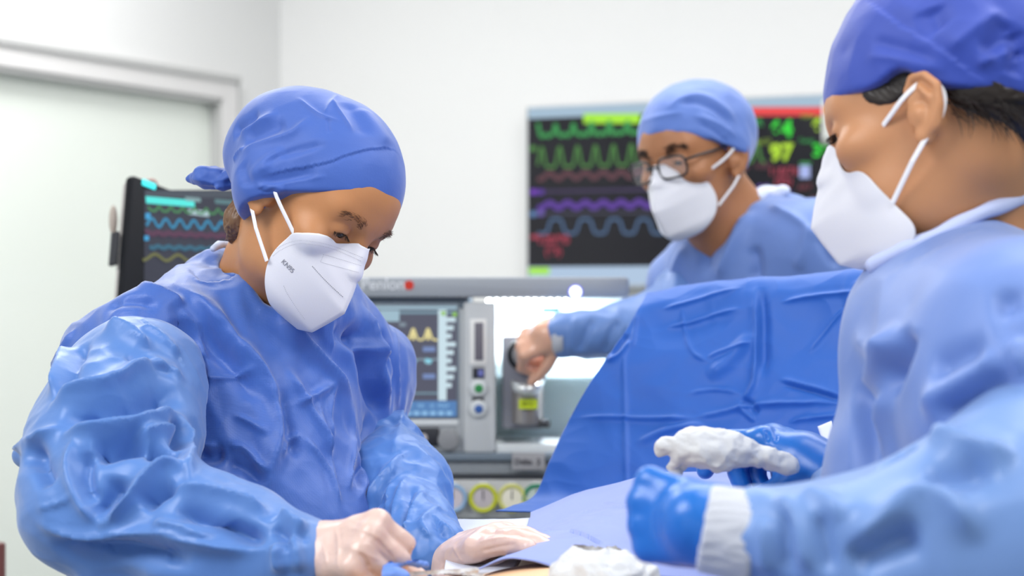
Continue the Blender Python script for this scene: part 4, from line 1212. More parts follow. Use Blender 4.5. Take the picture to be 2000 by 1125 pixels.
gown_str = [
    # neckline flap
    ('s', 7, -4.5, 350, 500, 385, 548, 420, 551, 455, 546, 478, 530),
    # long drapes from the shoulder to the waist
    ('r', 16, 9, 345, 556, 410, 610, 470, 680, 520, 738, 540, 810, 530, 900, 520, 985),
    ('g', 16, -7, 330, 590, 400, 660, 470, 740, 500, 790),
    ('r', 14, 8, 478, 560, 540, 610, 600, 675, 660, 738, 690, 790), ('g', 20, -6, 520, 560, 580, 610, 640, 680, 700, 740),
    ('r', 9, 6, 560, 720, 590, 780, 620, 830, 650, 900), ('g', 12, -5, 545, 760, 560, 830, 575, 900),
    ('r', 10, 8, 705, 590, 725, 660, 740, 740, 760, 800), ('g', 14, -9, 690, 620, 705, 690, 715, 750, 745, 810),
    ('r', 9, 6, 690, 690, 720, 680, 745, 700, 750, 760), ('g', 16, -7, 650, 640, 690, 660, 720, 650),
    ('r', 7, 4, 755, 620, 770, 670, 772, 740, 778, 800), ('g', 8, -5, 745, 640, 757, 700, 762, 760),
    # creases over the chest and belly
    ('r', 6, 4, 655, 745, 620, 770, 575, 790), ('r', 6, 4, 655, 745, 640, 800, 650, 860), ('r', 5, 3.5, 400, 740, 450, 735, 500, 720),
    ('r', 7, 5, 445, 870, 480, 880, 520, 930), ('g', 10, -4, 440, 900, 490, 920, 515, 950), ('r', 6, 4, 590, 850, 620, 890, 645, 930, 665, 990),
    ('r', 6, 4, 545, 900, 560, 860, 590, 850), ('r', 5, 3, 620, 760, 625, 830, 640, 880, 655, 960), ('r', 6, 4, 690, 800, 690, 870, 680, 960),
    ('g', 14, -6, 380, 880, 410, 890, 440, 880), ('r', 6, 4, 365, 870, 410, 872, 430, 870), ('r', 6, 4, 400, 980, 450, 1000, 520, 1015),
    ('r', 7, 5, 735, 820, 725, 900, 700, 980), ('g', 9, -5, 720, 800, 712, 880, 690, 960), ('r', 5, 3, 455, 810, 500, 830, 520, 850),
    # pull at the armhole
    ('g', 12, -8, 385, 690, 392, 750, 385, 810), ('r', 7, 6, 402, 700, 410, 740, 400, 790, 372, 830), ('r', 7, 5, 350, 600, 390, 640, 402, 700), ('g', 12, -6, 340, 620, 372, 660, 378, 700),
    ('r', 10, 5, 215, 575, 270, 560, 330, 580, 360, 600), ('g', 10, -4, 210, 600, 260, 585, 310, 600), ('r', 8, 4, 150, 640, 115, 700, 95, 760), ('g', 8, -5, 130, 700, 118, 740, 112, 780)]
V, Fq = nets(gown, np.array([-.75, 1.80, .62]), np.array([.0, 2.50, 1.47]), .0034)
V = smooth(V, Fq, 2); N = normals(V, Fq)
V = ridged(V, N, .010, 7, (unit([.4, -.1, -1]), 2.6), 1, 2.0)
V = ridged(V, N, .003, 22, (unit([.3, -.1, -1]), 3.), 4, 2.0)
V = crumple(V, N, .010, 11, (unit([.5, -.1, -1]), 2.2), 9, .8)
V = crumple(V, N, .006, 24, (unit([.5, -.1, -1]), 1.6), 3)
V = sculpt(V, Fq, gown_str, k=2.0); V = blur(V, Fq, 1, .4)
gL = link('gown', np_mesh('gown', V, Fq), M_gown, pL)
# collar band of the neckline and the inner shirt
mbx = MB(); mbx.tube([P(416, 486, 2.12), P(428, 478, 2.15), P(445, 476, 2.16)], [.004, .0055, .003], 10); mbx.build('collar', M_collar, pL, True)
mbx = MB(); mbx.tube(catmull([P(505, 556, 2.10), P(530, 570, 2.075), P(552, 590, 2.05), P(575, 612, 2.04)], 5), .013, 12); mbx.build('undershirt', mat('shirt_grey', 'A9B6CC', .8), pL, True)

# right sleeve, nearest to the camera
slv = U(.05, rc(P(268, 752, 1.93), P(222, 860, 1.86), .078, .080), rc(P(222, 860, 1.86), P(205, 975, 1.79), .080, .074),
        rc(P(205, 975, 1.78), P(420, 1058, 1.72), .074, .056), rc(P(420, 1058, 1.72), P(590, 1088, 1.665), .056, .040))
slv = U(.02, slv, rc(P(150, 885, 1.84), P(54, 885, 1.86), .05, .018), rc(P(150, 1010, 1.8), P(84, 1018, 1.8), .045, .014), el(P(250, 1110, 1.76), (.050, .05, .045)))
slv_str = [
    ('r', 16, 13, 98, 792, 150, 775, 220, 752, 290, 712, 362, 745), ('g', 22, -11, 120, 815, 200, 812, 290, 790, 350, 765),
    ('r', 15, 13, 120, 850, 180, 848, 260, 832, 310, 815, 352, 803), ('g', 18, -12, 180, 880, 240, 872, 290, 862),
    ('g', 15, -16, 285, 880, 310, 884, 345, 896), ('r', 11, 9, 272, 862, 300, 850, 345, 852), ('r', 10, 9, 350, 806, 362, 850, 368, 905, 371, 950), ('g', 11, -9, 335, 820, 345, 850, 350, 880),
    ('r', 13, 12, 368, 925, 320, 915, 285, 940, 250, 985, 190, 1030), ('g', 14, -10, 345, 945, 310, 960, 275, 990), ('g', 16, -9, 240, 930, 220, 970, 190, 1010),
    ('r', 12, 10, 290, 690, 250, 655, 180, 625), ('r', 12, 9, 105, 780, 125, 720, 150, 660, 172, 615), ('g', 12, -5, 118, 790, 140, 730, 165, 670), 
    ('r', 10, 9, 70, 1020, 130, 1042, 190, 1050, 300, 1042, 420, 1070, 540, 1075), ('g', 18, -8, 100, 1060, 180, 1075, 280, 1072, 380, 1100),
    ('r', 4, 3, 70, 994, 110, 985, 145, 970), ('r', 9, 7, 150, 860, 130, 920, 160, 985, 190, 1025), ('g', 11, -6, 175, 880, 165, 930, 185, 985),
    ('r', 11, 10, 335, 958, 400, 968, 470, 985, 530, 1010), ('g', 14, -9, 340, 1000, 400, 1005, 460, 1035, 520, 1060), ('r', 9, 7, 300, 1020, 360, 1030, 420, 1050),
    ('r', 10, 9, 545, 1010, 580, 1030, 600, 1040), ('g', 9, -4, 535, 1030, 560, 1050, 570, 1080), ('r', 9, 8, 560, 1050, 580, 1070, 585, 1120), ('g', 8, -2, 575, 1045, 600, 1060), ('r', 10, 9, 548, 1060, 545, 1090, 552, 1120),
    ('g', 16, -7, 60, 870, 80, 910, 100, 950), ('r', 10, 8, 40, 880, 90, 850, 130, 830), ('r', 9, 6, 270, 640, 310, 660, 350, 700), ('g', 12, -5, 240, 700, 300, 720, 340, 730),
    ('s', 5, 3, 215, 612, 255, 615, 300, 640, 345, 690, 362, 730)]
V, Fq = nets(slv, np.array([-.62, 1.60, .95]), np.array([-.15, 2.02, 1.45]), .0030)
V = smooth(V, Fq, 2); N = normals(V, Fq)
V = crumple(V, N, .014, 7, (unit([1, -.3, -.1]), 1.6), 6, .8)
V = crumple(V, N, .009, 18, (unit([1, -.3, .2]), 2.2), 8, .6)
V = sculpt(V, Fq, [s if s[0] != 'g' else (s[0], s[1], s[2] * 1.35) + s[3:] for s in slv_str], k=1.75); V = blur(V, Fq, 1, .3)
link('gown_sleeve', np_mesh('gown_sleeve', V, Fq), M_sleeve, pL)
# left sleeve, beyond the body
slv2 = U(.05, rc(P(742, 780, 2.30), P(752, 880, 2.24), .030, .042), rc(P(752, 885, 2.2), P(772, 960, 2.12), .046, .058), rc(P(772, 965, 2.12), P(845, 1085, 1.95), .060, .040))
slv2_str = [
    ('r', 7, 7, 785, 770, 780, 850, 760, 900), ('r', 8, 8, 800, 880, 770, 905, 735, 945, 715, 985), ('g', 8, -8, 775, 925, 745, 960, 725, 1010), ('r', 7, 8, 795, 930, 775, 980, 765, 1050), ('g', 8, -8, 805, 950, 790, 1010, 780, 1060),
    ('r', 7, 7, 830, 960, 800, 1000, 800, 1070), ('r', 7, 7, 860, 990, 820, 1020, 850, 1060), ('g', 8, -7, 850, 1010, 860, 1040, 875, 1060), ('r', 7, 7, 820, 1020, 780, 1040, 740, 1070), ('r', 6, 6, 845, 1005, 870, 1030, 895, 1055),
    ('g', 9, -7, 735, 1010, 760, 1040, 790, 1080), ('r', 6, 6, 770, 905, 760, 950, 755, 1000)]
V, Fq = nets(slv2, np.array([-.26, 1.85, .98]), np.array([-.02, 2.30, 1.40]), .0028)
V = smooth(V, Fq, 2); N = normals(V, Fq)
V = crumple(V, N, .010, 17, (unit([.5, -.2, -1]), 1.6), 2, .8); V = crumple(V, N, .004, 40, None, 8, .6)
V = sculpt(V, Fq, slv2_str); V = blur(V, Fq, 1, .3)
link('gown_sleeve', np_mesh('gown_sleeve', V, Fq), mat('sleeve_far_blue', '4876BC', .42, sheen=.15, bump=[('facet', 34, .007, .35)]), pL)
# clear examination gloves
M_glove = mat('clear_glove', 'D6BAB0', .36, spec=.5, sss=.10, coat=.12, var=.12, bump=[('facet', 55, .004, .4)])
g, c0, f0 = hand_sdf(P(604, 1086, 1.668), P(770, 1056, 1.60) - P(598, 1086, 1.668), unit([.05, -.72, .70]), .90, [(74, 64, 30), (76, 64, 34), (78, 66, 34), (78, 60, 30)], splay=(5, 1, -3, -8), thumb=((30, 50), (12, 68), -8), left=-1, fat=1.12)
g = U(.012, g, rc(P(606, 1086, 1.668), P(622, 1083, 1.664), .020, .026), rc(P(622, 1082, 1.664), P(645, 1078, 1.66), .0285, .027))
hand_mesh('glove', pL, g, P(690, 1080, 1.64), M_glove, .0017, np.array([.075, .09, .09]), strokes=[
    ('r', 3, 1.6, 655, 1030, 662, 1060, 660, 1100, 668, 1120), ('r', 3, 1.3, 690, 1070, 720, 1085, 745, 1095), ('g', 5, -2.5, 700, 1078, 715, 1095, 720, 1112), ('r', 3, 1.2, 680, 1030, 720, 1040, 750, 1055), ('r', 3, 1.3, 612, 1045, 618, 1080, 612, 1120), ('g', 4, -1.8, 730, 1050, 755, 1075, 770, 1095), ('r', 3, 1.2, 630, 1050, 636, 1085, 640, 1110)], crm=.0022)
mbx = MB(); mbx.ring(P(606, 1084, 1.668), P(640, 1078, 1.66) - P(600, 1084, 1.668), .0305, .0022, 40, 8); mbx.build('glove_cuff', mat('glove_edge', 'EADFDB', .4), pL, True)
g, c0, f0 = hand_sdf(P(876, 1092, 1.945), P(960, 1060, 1.89) - P(876, 1092, 1.945), unit([-.05, -.35, .95]), .95, [(6, 8, 6), (12, 14, 8), (16, 18, 10), (20, 20, 12)], splay=(3, 1, -2, -5), thumb=((48, 30), (30, 32), 20), left=1, fat=1.30)
hand_mesh('glove', pL, g, P(970, 1070, 1.89), M_glove, .0018, np.array([.10, .12, .07]), strokes=[
    ('r', 3, 1.3, 930, 1060, 980, 1050, 1030, 1048), ('g', 4, -2, 935, 1078, 975, 1068, 1010, 1062), ('r', 3, 1.2, 885, 1065, 895, 1085, 905, 1100)], crm=.002)
# ================================================================== right surgeon
pR = root('person', 'surgeon at the right edge in profile, dark hair under blue cap, blue gloves', 'person', tuple(P(1900, 900, 1.6) * [1, 1, 0]))
hR = headM(1826, 275, -114.2, 15, 13.4, 1.63, .95)
oB, bV, bF = make_body(pR, hR, [rc(W(hR, -.032, 0, -.02), P(1905, 430, 1.68), .056, .058), rc(P(1905, 430, 1.68), P(1890, 620, 1.66), .058, .09), rc(W(hR, .02, 0, -.07), P(1850, 470, 1.64), .036, .045)], 0, SK_R, .0021)
eyes(pR, hR, (.0, -.3))
for sg in (1,):
    hairs_on('eyelash', pR, M_browM, hR, bV, bF, [(.092, .020 * sg, .0215), (.0935, .032 * sg, .0228), (.086, .045 * sg, .0205)], [(.9, .1 * sg, -.45), (1, .25 * sg, -.5), (.7, .8 * sg, -.5)], .009, .0003, 60, 4, .0003)
capR_shape = U(.03, el((-.014, 0, .052), (.1145, .089, .103)), el((-.085, 0, .075), (.085, .085, .085)), el((-.118, 0, .045), (.070, .062, .065)), el((-.024, 0, .085), (.104, .090, .108)))
capR_str = [('s', 14, -4, 1690, 0, 1760, 50, 1830, 90, 1880, 130, 1930, 165), ('g', 20, -7, 1815, 15, 1825, 40, 1840, 60), ('r', 16, 6, 1850, 100, 1900, 60, 1960, 20),
            ('g', 18, -8, 1925, 110, 1950, 80, 1970, 40), ('g', 14, -8, 1980, 60, 1988, 90, 1995, 120), ('r', 12, 6, 1905, 130, 1940, 110, 1980, 100), ('g', 10, -3, 1700, 80, 1760, 95, 1830, 120), ('r', 10, 3, 1690, 110, 1760, 115, 1850, 140), ('g', 14, -5, 1975, 150, 1990, 120, 2010, 110)]
M_capR = mat('cap_royal_blue', '2C48AC', .6, sheen=.3, bump=[('noise', 400, .0005, .25)])
cap_mesh(pR, hR, capR_shape, (-.30, 0, .95), (lambda p: .0285 + .016 * np.exp(-((p[:, 0] - .002) / .022) ** 2)), capR_str, M_capR, lo=(-.21, -.12, -.08), hi=(.13, .12, .215), vox=.0026, crm=.004)
mask(pR, hR, [(.100, .010, .024), (.088, .022, .008), (.074, .034, -.008), (.060, .044, -.024), (.050, .052, -.048), (.039, .058, -.072), (.024, .062, -.100), (.030, .056, -.114), (.058, .038, -.119), (.066, .004, -.116)], 2, 5)
# hair: temple wisps in front of the ear and the mass behind it
hg = to_local(hR)
hm_shape = hg(U(.015, el((-.062, 0, .020), (.068, .0775, .050)), el((-.100, 0, .0), (.045, .050, .040)), el((-.128, 0, -.012), (.04, .035, .030))))
cutf = lambda p: -(((p - hR[0]) @ hR[1])[:, 0] + .030 * 1) * 1.0 if False else ((p - hR[0]) @ hR[1])[:, 0] + .026
V, Fq = nets(INT(.006, hm_shape, cutf), hR[0] - .2, hR[0] + .2, .0024); V = smooth(V, Fq, 1)
hairdir = hR[1] @ unit([-.8, .0, -.45]); V = ridged(V, normals(V, Fq), .0016, 150, (hairdir, 9.), 2); V = ridged(V, normals(V, Fq), .003, 40, (hairdir, 6.), 3)
hro = link('hair', np_mesh('hair', V, Fq), M_hairR, pR)
rng = np.random.RandomState(11)
hair_patch('hair_temple', pR, hR, el((.020, .074, .044), (.028, .022, .021)), M_hairR, .0018)
strands('hair_strands', hro, M_hairR, [W(hR, -.035, .074, .01), W(hR, -.055, .072, -.002), W(hR, -.085, .055, -.015)], [hR[1] @ unit([-.5, .0, -.7])] * 3, .035, .0005, 120, rng, .4, .0, .2, 5, .004)

latR = unit([-.17, -.985, 0]); fwdR = unit([-.985, .17, 0]); RR = np.stack([latR, -fwdR, [0, 0, 1]], 1)
gownR = U(.06, el(P(1942, 890, 1.60), (.185, .130, .20), RR), el(P(1840, 690, 1.60), (.085, .085, .090)), rc(P(1855, 628, 1.64), P(1985, 690, 1.46), .075, .085), rc(P(1985, 690, 1.46), P(2015, 820, 1.42), .085, .09), rc(P(1900, 1100, 1.6), P(1900, 2000, 1.62), .15, .2),
          rc(P(1900, 605, 1.68), P(2050, 530, 1.80), .07, .075), rc(P(1722, 900, 1.55), P(1715, 1060, 1.52), .032, .026))
ncR = U(.01, rc(P(1905, 360, 1.69), P(1898, 470, 1.68), .075, .064), rc(P(1890, 430, 1.66), P(1790, 470, 1.62), .060, .040))
gownR = SUB(.008, gownR, ncR)
gownR_str = [('s', 10, -4, 1700, 560, 1760, 520, 1850, 480, 1930, 440, 2000, 420), ('g', 22, -22, 1780, 640, 1760, 700, 1735, 760), ('r', 20, 14, 1755, 630, 1730, 700, 1700, 760), ('g', 20, -16, 1680, 740, 1695, 800, 1710, 880, 1712, 940),
             ('r', 16, 12, 1735, 760, 1722, 840, 1715, 920), ('r', 20, 14, 1800, 800, 1880, 740, 1950, 690), ('g', 24, -12, 1820, 730, 1880, 700, 1930, 690), ('g', 18, -14, 1830, 810, 1890, 790, 1950, 745, 1990, 760), ('r', 16, 12, 1975, 600, 1985, 680, 2000, 740), ('g', 18, -12, 1975, 560, 1972, 620, 1990, 680),
             ('r', 18, 10, 1665, 650, 1720, 690, 1800, 640), ('r', 16, 3, 1662, 760, 1668, 860, 1660, 950)]
V, Fq = nets(gownR, np.array([.28, 1.28, .75]), np.array([.72, 1.95, 1.52]), .0052)
V = smooth(V, Fq, 2); N = normals(V, Fq)
V = crumple(V, N, .014, 8, (unit([.3, 0, -1]), 2.4), 4, .7); V = sculpt(V, Fq, gownR_str); V = blur(V, Fq, 1, .4)
M_gownR = mat('gown_periwinkle', '6A8ACE', .5, sheen=.35, translu=.10, bump=[('facet', 26, .004, .2)])
link('gown', np_mesh('gown', V, Fq), M_gownR, pR)
q = catmull([P(1700, 522, 1.60), P(1760, 490, 1.575), P(1840, 455, 1.565), P(1920, 415, 1.575), P(2000, 385, 1.61)], 6)
MB().tube(q, [.0075 + .0008 * math.sin(i) for i in range(len(q))], 12).build('collar', mat('collar_lilac', 'BCC8EE', .6), pR, True)
M_sleeveR = mat('sleeve_grey_blue', '6E92CC', .42, sheen=.2, translu=.08, bump=[('facet', 20, .006, .25)])
slR = U(.06, rc(P(2110, 940, 1.40), P(2070, 990, 1.36), .078, .082), rc(P(2070, 990, 1.36), P(1960, 1080, 1.33), .085, .082), rc(P(1960, 1090, 1.33), P(1700, 1092, 1.33), .080, .056), rc(P(1700, 1092, 1.33), P(1480, 1052, 1.34), .055, .036), el(P(1850, 1015, 1.36), (.050, .05, .036)))
slR_str = [('g', 24, -22, 1690, 900, 1720, 880, 1760, 890), ('r', 22, 18, 1700, 850, 1800, 850, 1900, 880, 1990, 900), ('g', 26, -16, 1800, 930, 1880, 930, 1930, 900), ('r', 22, 18, 1640, 1080, 1720, 1020, 1790, 970, 1850, 980, 1920, 1060), ('g', 24, -16, 1660, 1100, 1740, 1060, 1800, 1040),
           ('r', 12, 10, 1520, 965, 1560, 1020, 1580, 1120), ('g', 12, -9, 1600, 1000, 1610, 1060, 1620, 1120), ('r', 12, 9, 1500, 1010, 1490, 1060, 1500, 1120), ('g', 12, -8, 1540, 1000, 1535, 1060, 1540, 1120), ('r', 14, 9, 1560, 960, 1620, 980, 1650, 1020)]
V, Fq = nets(slR, np.array([.14, 1.22, .98]), np.array([.62, 1.56, 1.44]), .0046)
V = smooth(V, Fq, 2); N = normals(V, Fq); V = crumple(V, N, .020, 8, (unit([1, -.1, -.1]), 1.4), 4, .8); V = sculpt(V, Fq, slR_str); V = blur(V, Fq, 1, .4)
link('gown_sleeve', np_mesh('gown_sleeve', V, Fq), M_sleeveR, pR)
slR2 = U(.03, rc(P(1760, 1040, 1.62), P(1690, 985, 1.70), .056, .046), rc(P(1690, 985, 1.70), P(1648, 952, 1.725), .046, .036))
V, Fq = nets(slR2, P(1560, 1060, 1.6) - .04, P(1800, 860, 1.76) + .05, .0034)
V = smooth(V, Fq, 2); N = normals(V, Fq); V = crumple(V, N, .014, 16, (unit([1, 0, .3]), 1.3), 4, .8)
V = sculpt(V, Fq, [('g', 9, -6, 1630, 950, 1640, 980, 1655, 1000), ('r', 8, 6, 1650, 900, 1625, 950, 1620, 990), ('r', 8, 8, 1640, 870, 1630, 920, 1650, 990)])
link('gown_sleeve', np_mesh('gown_sleeve', V, Fq), mat('sleeve_far_grey', '7090C6', .45, sheen=.2, bump=[('facet', 30, .006, .3)]), pR)
# knit cuff and blue gloves
M_cuff = mat('knit_white', 'C8CCD6', .85, bump=[('wave', 220, .0012, .5)])
cf = rc(P(1475, 1052, 1.34), P(1392, 1034, 1.345), .0375, .0345)
cf = INT(.004, cf, lambda p: np.maximum((p - P(1478, 1052, 1.34)) @ unit(P(1475, 1052, 1.34) - P(1398, 1036, 1.345)), (p - P(1374, 1032, 1.345)) @ -unit(P(1475, 1052, 1.34) - P(1398, 1036, 1.345))))
V, Fq = nets(cf, P(1340, 1140, 1.34) - .05, P(1520, 930, 1.34) + .05, .002); V = smooth(V, Fq, 2); V = ridged(V, normals(V, Fq), .002, 110, (unit([1, 0, 0]), 8.), 2)
link('knit_cuff', np_mesh('knit_cuff', V, Fq), M_cuff, pR)
M_gb = mat('nitrile_blue', '0C66BE', .32, spec=.5, sheen=.1, bump=[('facet', 50, .002, .2)])
g, c0, f0 = hand_sdf(P(1432, 1040, 1.345), unit([-.80, .50, .10]), unit([-.45, -.80, .30]), .90, [(62, 48, 25), (66, 52, 25), (70, 56, 28), (72, 56, 28)], splay=(4, 1, -2, -6), thumb=((12, 18), (0, 25), -10), left=1, fat=1.15)
g = U(.012, g, rc(P(1420, 1038, 1.345), P(1360, 1020, 1.35), .032, .030))
hand_mesh('glove', pR, g, P(1330, 1030, 1.35), M_gb, .0020, np.array([.09, .11, .09]))
g, c0, f0 = hand_sdf(P(1640, 940, 1.735), P(1560, 892, 1.77) - P(1640, 940, 1.735), unit([.42, -.30, .80]), .95, [(26, 38, 18), (38, 72, 30), (44, 76, 30), (50, 78, 30)], splay=(6, 1, -2, -6), thumb=((40, 45), (30, 45), 25), left=-1, fat=1.32)
g = U(.014, g, rc(P(1640, 945, 1.735), P(1570, 905, 1.755), .034, .033))
hand_mesh('glove', pR, g, P(1555, 910, 1.76), M_gb, .0019, np.array([.10, .12, .09]), strokes=[('g', 4, -2, 1498, 838, 1500, 850, 1498, 865), ('g', 4, -2, 1512, 836, 1516, 850, 1514, 866)])

# ================================================================== anaesthetist at the back
pM = root('person', 'anaesthetist in glasses behind the blue drape screen, reaching for the machine\'s black dial', 'person', tuple(P(1440, 700, 3.05) * [1, 1, 0]))
hM = headM(1360, 331, -43, 12, 6.5, 3.0, 1.0)
oB, bV, bF = make_body(pM, hM, [rc(W(hM, -.030, 0, -.02), P(1425, 430, 3.06), .060, .064), rc(P(1425, 430, 3.06), P(1450, 540, 3.08), .064, .10), rc(W(hM, .02, 0, -.07), P(1400, 450, 3.02), .042, .05)], 0, SK_M, .0026)
eyes(pM, hM, (.0, -.12))
hair_patch('hair', pM, hM, U(.006, el((.022, .074, .034), (.016, .02, .020)), el((-.065, 0, .0), (.05, .09, .040))), M_hairR, .0022, vox=.0026)
for sg in (-1, 1):
    hairs_on('eyebrow', pM, M_browM, hM, bV, bF, [(.09, .012 * sg, .045), (.088, .028 * sg, .0505), (.078, .048 * sg, .046)], [(0, .8 * sg, .5), (-.1, sg, .1), (-.3, sg, -.3)], .009, .0004, 110, 6 + sg, .0019)
capM_shape = U(.03, el((-.014, 0, .052), (.1145, .0895, .104)), el((-.060, 0, .062), (.080, .082, .080)), el((-.02, 0, .02), (.055, .093, .05)))
capM_str = [('g', 7, -5, 1320, 205, 1350, 198, 1385, 208, 1410, 225, 1430, 245), ('r', 9, 5, 1300, 215, 1350, 185, 1400, 200, 1440, 240), ('g', 6, -4, 1360, 240, 1395, 255, 1425, 285), ('r', 6, 4, 1350, 225, 1400, 240, 1440, 270), ('g', 6, -4, 1380, 270, 1415, 288, 1440, 292), ('r', 5, 3, 1250, 240, 1300, 225, 1340, 220)]
cap_mesh(pM, hM, capM_shape, (-.50, 0, .87), (lambda p: .019 - .006 * np.clip(-p[:, 1] / .05, 0, 1)), capM_str, mat('cap_light_blue', '5476C2', .6, sheen=.3), lo=(-.18, -.12, -.08), hi=(.13, .12, .18), vox=.0030, crm=.004)
mask(pM, hM)
gl = root_gl = None
frame = MB(); lens = MB()
def rimpts(sg, k=1.):
    out = []
    for i in range(28):
        t = 2 * math.pi * i / 28; x = abs(math.cos(t)) ** .6 * (1 if math.cos(t) > 0 else -1); y = abs(math.sin(t)) ** .6 * (1 if math.sin(t) > 0 else -1)
        l = sg * (.034 + .0265 * x * k); u = .016 + .0185 * y * k
        out.append(W(hM, .113 - .25 * max(0, abs(l) - .02) - .05 * (0.02 - u), l, u))
    return out
fr = MB()
for sg in (1, -1):
    r_ = rimpts(sg); fr.tube(r_ + [r_[0], r_[1]], .0022, 8, False)
fr.tube([W(hM, .113, -.009, .020), W(hM, .116, 0, .023), W(hM, .113, .009, .020)], .0018, 8)
go = fr.build('glasses_frame', mat('frame_black', '1C1B1E', .3), pM, True)
for sg in (1, -1):
    t_ = MB(); t_.tube([W(hM, .103, .060 * sg, .024), W(hM, .09, .072 * sg, .026), W(hM, .04, .078 * sg, .028), W(hM, -.005, .082 * sg, .030)], [.0022, .0026, .0024, .002], 8); t_.build('temple_arm', mat('frame_black', '1C1B1E', .3), go, True)
    r_ = rimpts(sg, .97); le = py_mesh('lens', r_ + [W(hM, .1125, sg * .034, .016)], [(i, (i + 1) % 28, 28) for i in range(28)])
    lo_ = link('lens', le, mat('lens_glass', 'FFFFFF', .03, alpha=.12, spec=.6), go)
latM = unit([.73, -.68, 0]); RM = np.stack([latM, unit([-.68, -.73, 0]), [0, 0, 1]], 1)
gM = U(.06, el(P(1465, 690, 3.08), (.20, .13, .26), RM), rc(P(1440, 470, 3.07), P(1590, 490, 2.97), .075, .085), rc(P(1400, 500, 3.08), P(1340, 560, 3.16), .07, .07), rc(P(1460, 430, 3.12), P(1540, 450, 3.08), .055, .06), rc(P(1470, 760, 3.08), P(1470, 1500, 3.1), .15, .19), rc(P(1600, 500, 2.98), P(1660, 720, 2.95), .075, .07))
gM = SUB(.01, gM, U(.01, rc(P(1425, 380, 3.06), P(1430, 440, 3.06), .062, .070), rc(P(1400, 420, 3.0), P(1360, 450, 2.96), .05, .05)))
V, Fq = nets(gM, np.array([.18, 2.80, .6]), np.array([.70, 3.36, 1.60]), .0058)
V = smooth(V, Fq, 2); N = normals(V, Fq); V = crumple(V, N, .014, 7, (unit([.5, 0, -1]), 2.2), 14, .8)
V = sculpt(V, Fq, [('g', 10, -12, 1440, 420, 1400, 480, 1370, 540), ('r', 12, 12, 1470, 410, 1430, 480, 1400, 550), ('g', 9, -10, 1470, 480, 1480, 520, 1475, 550), ('r', 9, 9, 1580, 440, 1570, 490, 1555, 530), ('g', 8, -8, 1600, 460, 1620, 500, 1640, 520), ('r', 8, 8, 1500, 400, 1560, 430, 1600, 470), ('r', 9, 8, 1340, 480, 1320, 520, 1310, 560)], k=1.2)
link('gown', np_mesh('gown', V, Fq), M_gownR, pM)
MB().tube(catmull([P(1475, 392, 3.03), P(1490, 378, 3.05), P(1515, 378, 3.07)], 4), .014, 12).build('collar', mat('collar_white_blue', 'DCE4F8', .7), pM, True)
tb = U(.006, el(P(1528, 372, 3.04), (.014, .01, .010)), el(P(1515, 380, 3.04), (.014, .01, .010))); V, Fq = nets(tb, P(1500, 400, 3.0) - .02, P(1545, 350, 3.08) + .02, .002); link('collar_tie', np_mesh('collar_tie', smooth(V, Fq), Fq), mat('collar_white_blue', 'DCE4F8', .7), pM)
sM = U(.04, rc(P(1360, 560, 3.12), P(1300, 640, 3.04), .072, .060), rc(P(1300, 640, 3.04), P(1100, 654, 3.04), .058, .040))
V, Fq = nets(sM, P(1090, 760, 2.98) - .05, P(1420, 480, 3.16) + .05, .0042)
V = smooth(V, Fq, 2); N = normals(V, Fq); V = crumple(V, N, .014, 15, (unit([.4, 0, -1]), 1.8), 4, .8); V = sculpt(V, Fq, [('g', 8, -8, 1160, 620, 1140, 660, 1130, 690), ('r', 8, 7, 1130, 615, 1115, 660, 1115, 700), ('g', 8, -8, 1210, 620, 1190, 660, 1180, 690)])
link('gown_sleeve', np_mesh('gown_sleeve', V, Fq), mat('sleeve_mid_blue', '5C80BE', .45, sheen=.2), pM)
q0, q1 = P(1098, 654, 3.04), P(1076, 655, 3.04)
MB().tube([q0, q0 * .3 + q1 * .7, q1], [.039, .037, .034], 24).build('knit_cuff', M_cuff, pM, True)
g, c0, f0 = hand_sdf(P(1098, 650, 3.04), unit([-.93, .12, -.30]), unit([-.10, -.75, .65]), .84, [(62, 60, 30), (72, 65, 30), (76, 65, 30), (78, 62, 30)], splay=(6, 2, -3, -8), thumb=((30, 40), (10, 40), 0), left=-1, fat=1.15)
g = U(.01, g, rc(P(1098, 652, 3.04), P(1072, 655, 3.04), .033, .032))
hand_mesh('glove', pM, g, P(1045, 665, 3.04), mat('glove_film_pink', 'D8A890', .3, sss=.1, coat=.3, var=.1), .0022, np.array([.09, .11, .09]))
# ================================================================== patient, table and drapes
ot = root('operating_table', 'operating table with white pad under the blue patient drapes', 'table', (.1, 1.9, 0))
ax_ = unit([.30, .95, 0]); ay_ = unit([.95, -.30, 0]); RT = np.stack([ay_, ax_, [0, 0, 1]], 1)
cT = np.array([.12, 1.88, 0])
MB().obox(cT + [0, 0, .885], RT, [.205, 1.02, .035], .03).build('mattress', mat('pad_black', '2B2E36', .5), ot, 'auto')
MB().obox(cT + [0, 0, .832], RT, [.21, 1.03, .016], .008).build('table_top', mat('steel_frame', 'B8BCC0', .3, metal=.7), ot, 'auto')
MB().obox(cT + [0, 0, .46], RT, [.11, .16, .354], .03).build('column', mat('column_steel', 'AEB2B6', .3, metal=.6), ot, 'auto')
MB().obox(cT + [0, 0, .053], RT, [.24, .45, .05], .02).build('base', mat('base_grey', '8A8E94', .4), ot, 'auto')

